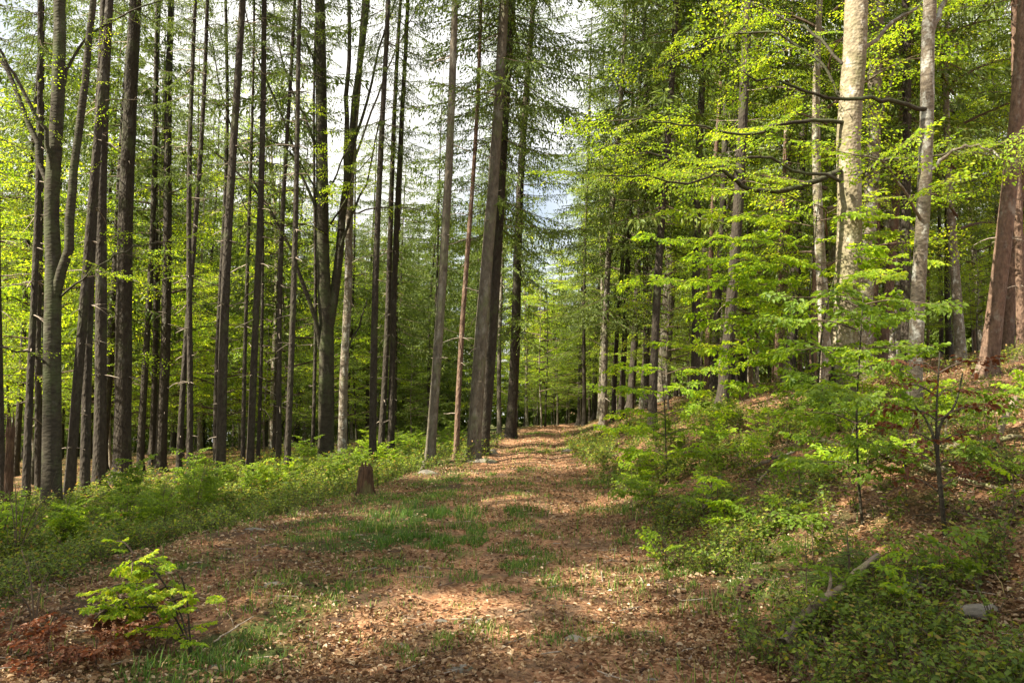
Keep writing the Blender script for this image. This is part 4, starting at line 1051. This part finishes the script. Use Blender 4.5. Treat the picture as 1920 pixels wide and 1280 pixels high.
for k in range(64):
    y_ = 4.5 + 11 * rq2.random() ** 1.3; x_ = xc(y_) + 1.6 + 4.2 * rq2.random(); q_ = FW @ np.array([x_, y_, gz1(x_, y_) - CAMZ]); zz = gz1(x_, y_) - CAMZ
    tuft(960 + F * x_ / q_, 640 - F * (UP @ np.array([x_, y_, zz])) / q_, .2 + .4 * rq2.random(), 'small leafy seedling among the bilberry on the right bank', 3 + int(4 * rq2.random()), 900 + k, [LM, LM, [M['twig'], M['green_leaf']]][k % 3], .15 + .15 * rq2.random())['group'] = 'seedlings on the right bank'
def bare_bush(px, py, tips, label, seed):
    b = at(px, py); rq = np.random.default_rng(seed); root = tag(empty('bare_bush', tuple(b)), label, 'bush')
    for (x, y, dY) in tips:
        t = pt(x, y, b[1] + dY) - b; g = Geo(); P = smooth_path([(0, 0, -.03), t * [.35, .35, .6], t], 10); tube(g, P, np.linspace(.008, .002, 10), 5)
        for k in range(5):
            p = P[3 + int(6 * rq.random())]; d = norm(t) + rq.normal(0, .5, 3); tube(g, [p, p + d * .1, p + d * .2 + rq.normal(0, .03, 3)], [.003, .002, .001], 3, cap=False)
        g.obj('stem', M['log' if seed == 9 else 'twig'], root, True)
bare_bush(30, 1060, [(25, 870, 0), (60, 900, .2), (115, 905, -.2), (10, 900, .1), (90, 960, .3)], 'leafless pale bush with thin twigs at the left edge of the clearing', 1)
bare_bush(65, 1180, [(40, 1030, 0), (85, 1075, .1), (20, 1100, -.1)], 'leafless low bush with pinkish twigs in the lower left', 2)
bare_bush(1700, 860, [(1680, 740, 0), (1720, 760, .2), (1650, 770, -.1), (1740, 790, .1)], 'bare thin bush at the foot of the mottled grey beech', 3)
bare_bush(1880, 1010, [(1800, 960, 0), (1915, 930, .2), (1850, 950, -.2), (1790, 985, .1)], 'bare thin-twigged bush on the right bank at the photo\'s edge', 4)

# ------------------------------------------------------------------ ground cover (uncountable)
r = np.random.default_rng(21)
def fan(n, y0, y1, pw=1.9, side=.68, pad=.5):
    y = y0 + (y1 - y0) * r.random(n) ** pw
    return (2 * r.random(n) - 1) * (side * y + pad), y
# leaf litter
x, y = fan(380000, 2.8, 52, 2.2)
u = x - xc(y)
dens = .1 + 1.9 * vnoise(x, y, .9, 31) * vnoise(x, y, .25, 32) * (.4 + 1.2 * vnoise(x, y, .08, 33))
dens *= 1 - .5 * np.clip(grass_w(x, y), 0, 1)
dens *= 1 - .1 * sstep(1.4, 2.2, u) * (1 - sstep(4.5, 7, u))
dens *= 1 - .6 * sstep(0, 1, ledge(y) - u)
dens *= 1 - .35 * np.exp(-((u + .3) / .35) ** 2) * sstep(7, 4.5, y) * 0
k = r.random(len(x)) < dens
x, y = x[k], y[k]; n = len(x)
z = gz(x, y) + .012 + .022 * r.random(n) ** 2
a = r.random(n) * 6.283
D = np.stack([np.cos(a), np.sin(a), r.normal(0, .25, n)], 1); Nn = np.array([0, 0, 1.]) + r.normal(0, .42, (n, 3))
s = (.016 + .030 * r.random(n) ** 1.6) * (1 + .022 * y)
g = Geo(); leaves(g, np.stack([x, y, z], 1), D, Nn, s, s * .62, 0, np.clip(r.normal(.5, .26, n), 0, 1), fold=.35)
tag(g.obj('leaf_litter', M['litter']), 'brown curled beech leaves covering the forest floor', 'leaf litter', kind='stuff')
print('litter', n)
# grass
def blades(x, y, L, w, lean, rnd, g):
    n = len(x); z = gz(x, y) - .005; a = r.random(n) * 6.283
    d = np.stack([np.cos(a), np.sin(a), 0 * a], 1) * lean[:, None]; s = np.stack([-np.sin(a), np.cos(a), 0 * a], 1) * (w * .5)[:, None]
    P = np.stack([x, y, z], 1); upv = np.array([0, 0, 1.]) * L[:, None]
    m1 = P + upv * .55 + d * L[:, None] * .25; tp = P + upv * .95 + d * L[:, None] * .9
    V = np.stack([P - s, P + s, m1 + s * .8, m1 - s * .8, tp + s * .15, tp - s * .15], 1); o = np.arange(n)[:, None] * 6
    g.add(V, np.concatenate([o + [0, 1, 2, 3], o + [3, 2, 4, 5]]), None, 0, np.concatenate([rnd, rnd]))
xs, ys, ls, rn = [], [], [], []
for c, rad, st in GRASS:
    m = int(5200 * st * rad * rad / (1 + .02 * c[1])) + 200
    q = r.normal(0, .6, (m, 2)) * rad
    cl = vnoise(c[0] + q[:, 0], c[1] + q[:, 1], .2, 41) > .5
    q = q[cl]; xs.append(c[0] + q[:, 0]); ys.append(c[1] + q[:, 1]); ls.append((.03 + .085 * st * r.random(len(q))) * (1.0 if st < .9 else 1.3)); rn.append(np.clip(r.normal(.38 if st > .7 else .62, .27, len(q)), 0, 1))
x, y = fan(60000, 3, 34); u = x - xc(y)
w = .32 * (vnoise(x, y, .9, 42) > .5) + .9 * (vnoise(x, y, .5, 43) > .5) * (2.2 * np.exp(-((u - 1.55) / .5) ** 2) + .8 * np.exp(-((ledge(y) - u) / .5) ** 2) + .5 * np.exp(-((u) / .25) ** 2) * sstep(10, 14, y))
k = r.random(len(x)) < w * .5
xs.append(x[k]); ys.append(y[k]); ls.append(.04 + .12 * r.random(k.sum())); rn.append(np.clip(r.normal(.68, .25, k.sum()), 0, 1))
x, y, L, rn = map(np.concatenate, (xs, ys, ls, rn)); g = Geo()
blades(x, y, L, .004 + .0006 * y, .25 + .6 * r.random(len(x)), rn, g)
tag(g.obj('grass', M['grass']), 'patches of short green grass on the track and its edges', 'grass', kind='stuff')
print('grass', len(x))
# bilberry and other low plants
def sprig(seed, H=.2, leaf=.027):
    rq = np.random.default_rng(seed); g = Geo(); P_, D_ = [], []
    for k in range(5):
        a = rq.random() * 6.28; t = np.array([math.cos(a) * .12, math.sin(a) * .12, H * (.6 + .6 * rq.random())]); Pm = smooth_path([(0, 0, -.02), t * [.4, .4, .6], t], 6); tube(g, Pm, np.linspace(.002, .001, 6), 3, 0, cap=False)
        for j in range(15): q = Pm[1 + int(4.99 * rq.random())] + rq.normal(0, .012, 3); P_.append(q); D_.append(rq.normal(0, 1, 3) * [1, 1, .4])
    n_ = len(P_); s = leaf * (.7 + .6 * rq.random(n_)); leaves(g, P_, D_, np.array([0, 0, 1.]) + rq.normal(0, .4, (n_, 3)), s, s * .62, 1, rq.random(n_), detailed=False)
    return g.pack()
SPG = [sprig(600 + i) for i in range(5)]; SPG2 = [sprig(620 + i, .24, .034) for i in range(4)]
g = Geo(); x, y = fan(16000, 2.6, 26, 1.5); u = x - xc(y)
w = (1 + .9 * np.exp(-((u - 2.1) / .8) ** 2)) * sstep(1.15, 1.9, u) * (1 - .8 * sstep(4.5, 8, u)) * (.06 + .85 * (vnoise(x, y, .6, 51) > .6)) + .8 * sstep(-.1, .9, ledge(y) - u) * sstep(9, 5, ledge(y) - u) + .6 * np.exp(-((np.abs(u) - 1.6) / .5) ** 2) * sstep(16, 22, y)
w = w * (.3 + .7 * sstep(3.5, 7, y)); k = r.random(len(x)) < w; x, y = x[k], y[k]; z = gz(x, y); big = vnoise(x, y, 1.2, 52) > .62
for i in range(len(x)):
    s = (.6 + .7 * r.random()) * (1 + .02 * y[i]); a = r.random() * 6.28; c, sn = math.cos(a) * s, math.sin(a) * s
    pr = SPG2 if ((big[i] and y[i] > 6) or y[i] > 14) else SPG
    g.put(pr[i % len(pr)], [[c, -sn, 0], [sn, c, 0], [0, 0, s]], (x[i], y[i], z[i]))
tag(g.obj('undergrowth', [M['twig'], M['berry_leaf']]), 'low bilberry plants and seedlings carpeting the bank and the wood edge', 'undergrowth', kind='stuff')
print('sprigs', len(x))

# shed twigs, bark bits and cone scales
g = Geo(); x, y = fan(2600, 2.8, 22, 1.6); z = gz(x, y)
for i in range(len(x)):
    a = r.random() * 6.28; l = .04 + .22 * r.random() ** 2.5; d = np.array([math.cos(a), math.sin(a), r.normal(0, .08)]); p = np.array([x[i], y[i], z[i] + .022]); q = p + d * l * .5 + r.normal(0, .01, 3) * [1, 1, .3]
    tube(g, [p, q, p + d * l], np.array([.0035, .003, .0015]) * (.6 + .8 * r.random()) * (1 + .03 * y[i]), 4, int(r.random() < .4), r.random())
tag(g.obj('twig_litter', [M['twig'], M['dead_twig']]), 'small shed twigs scattered over the forest floor', 'twig litter', kind='stuff')
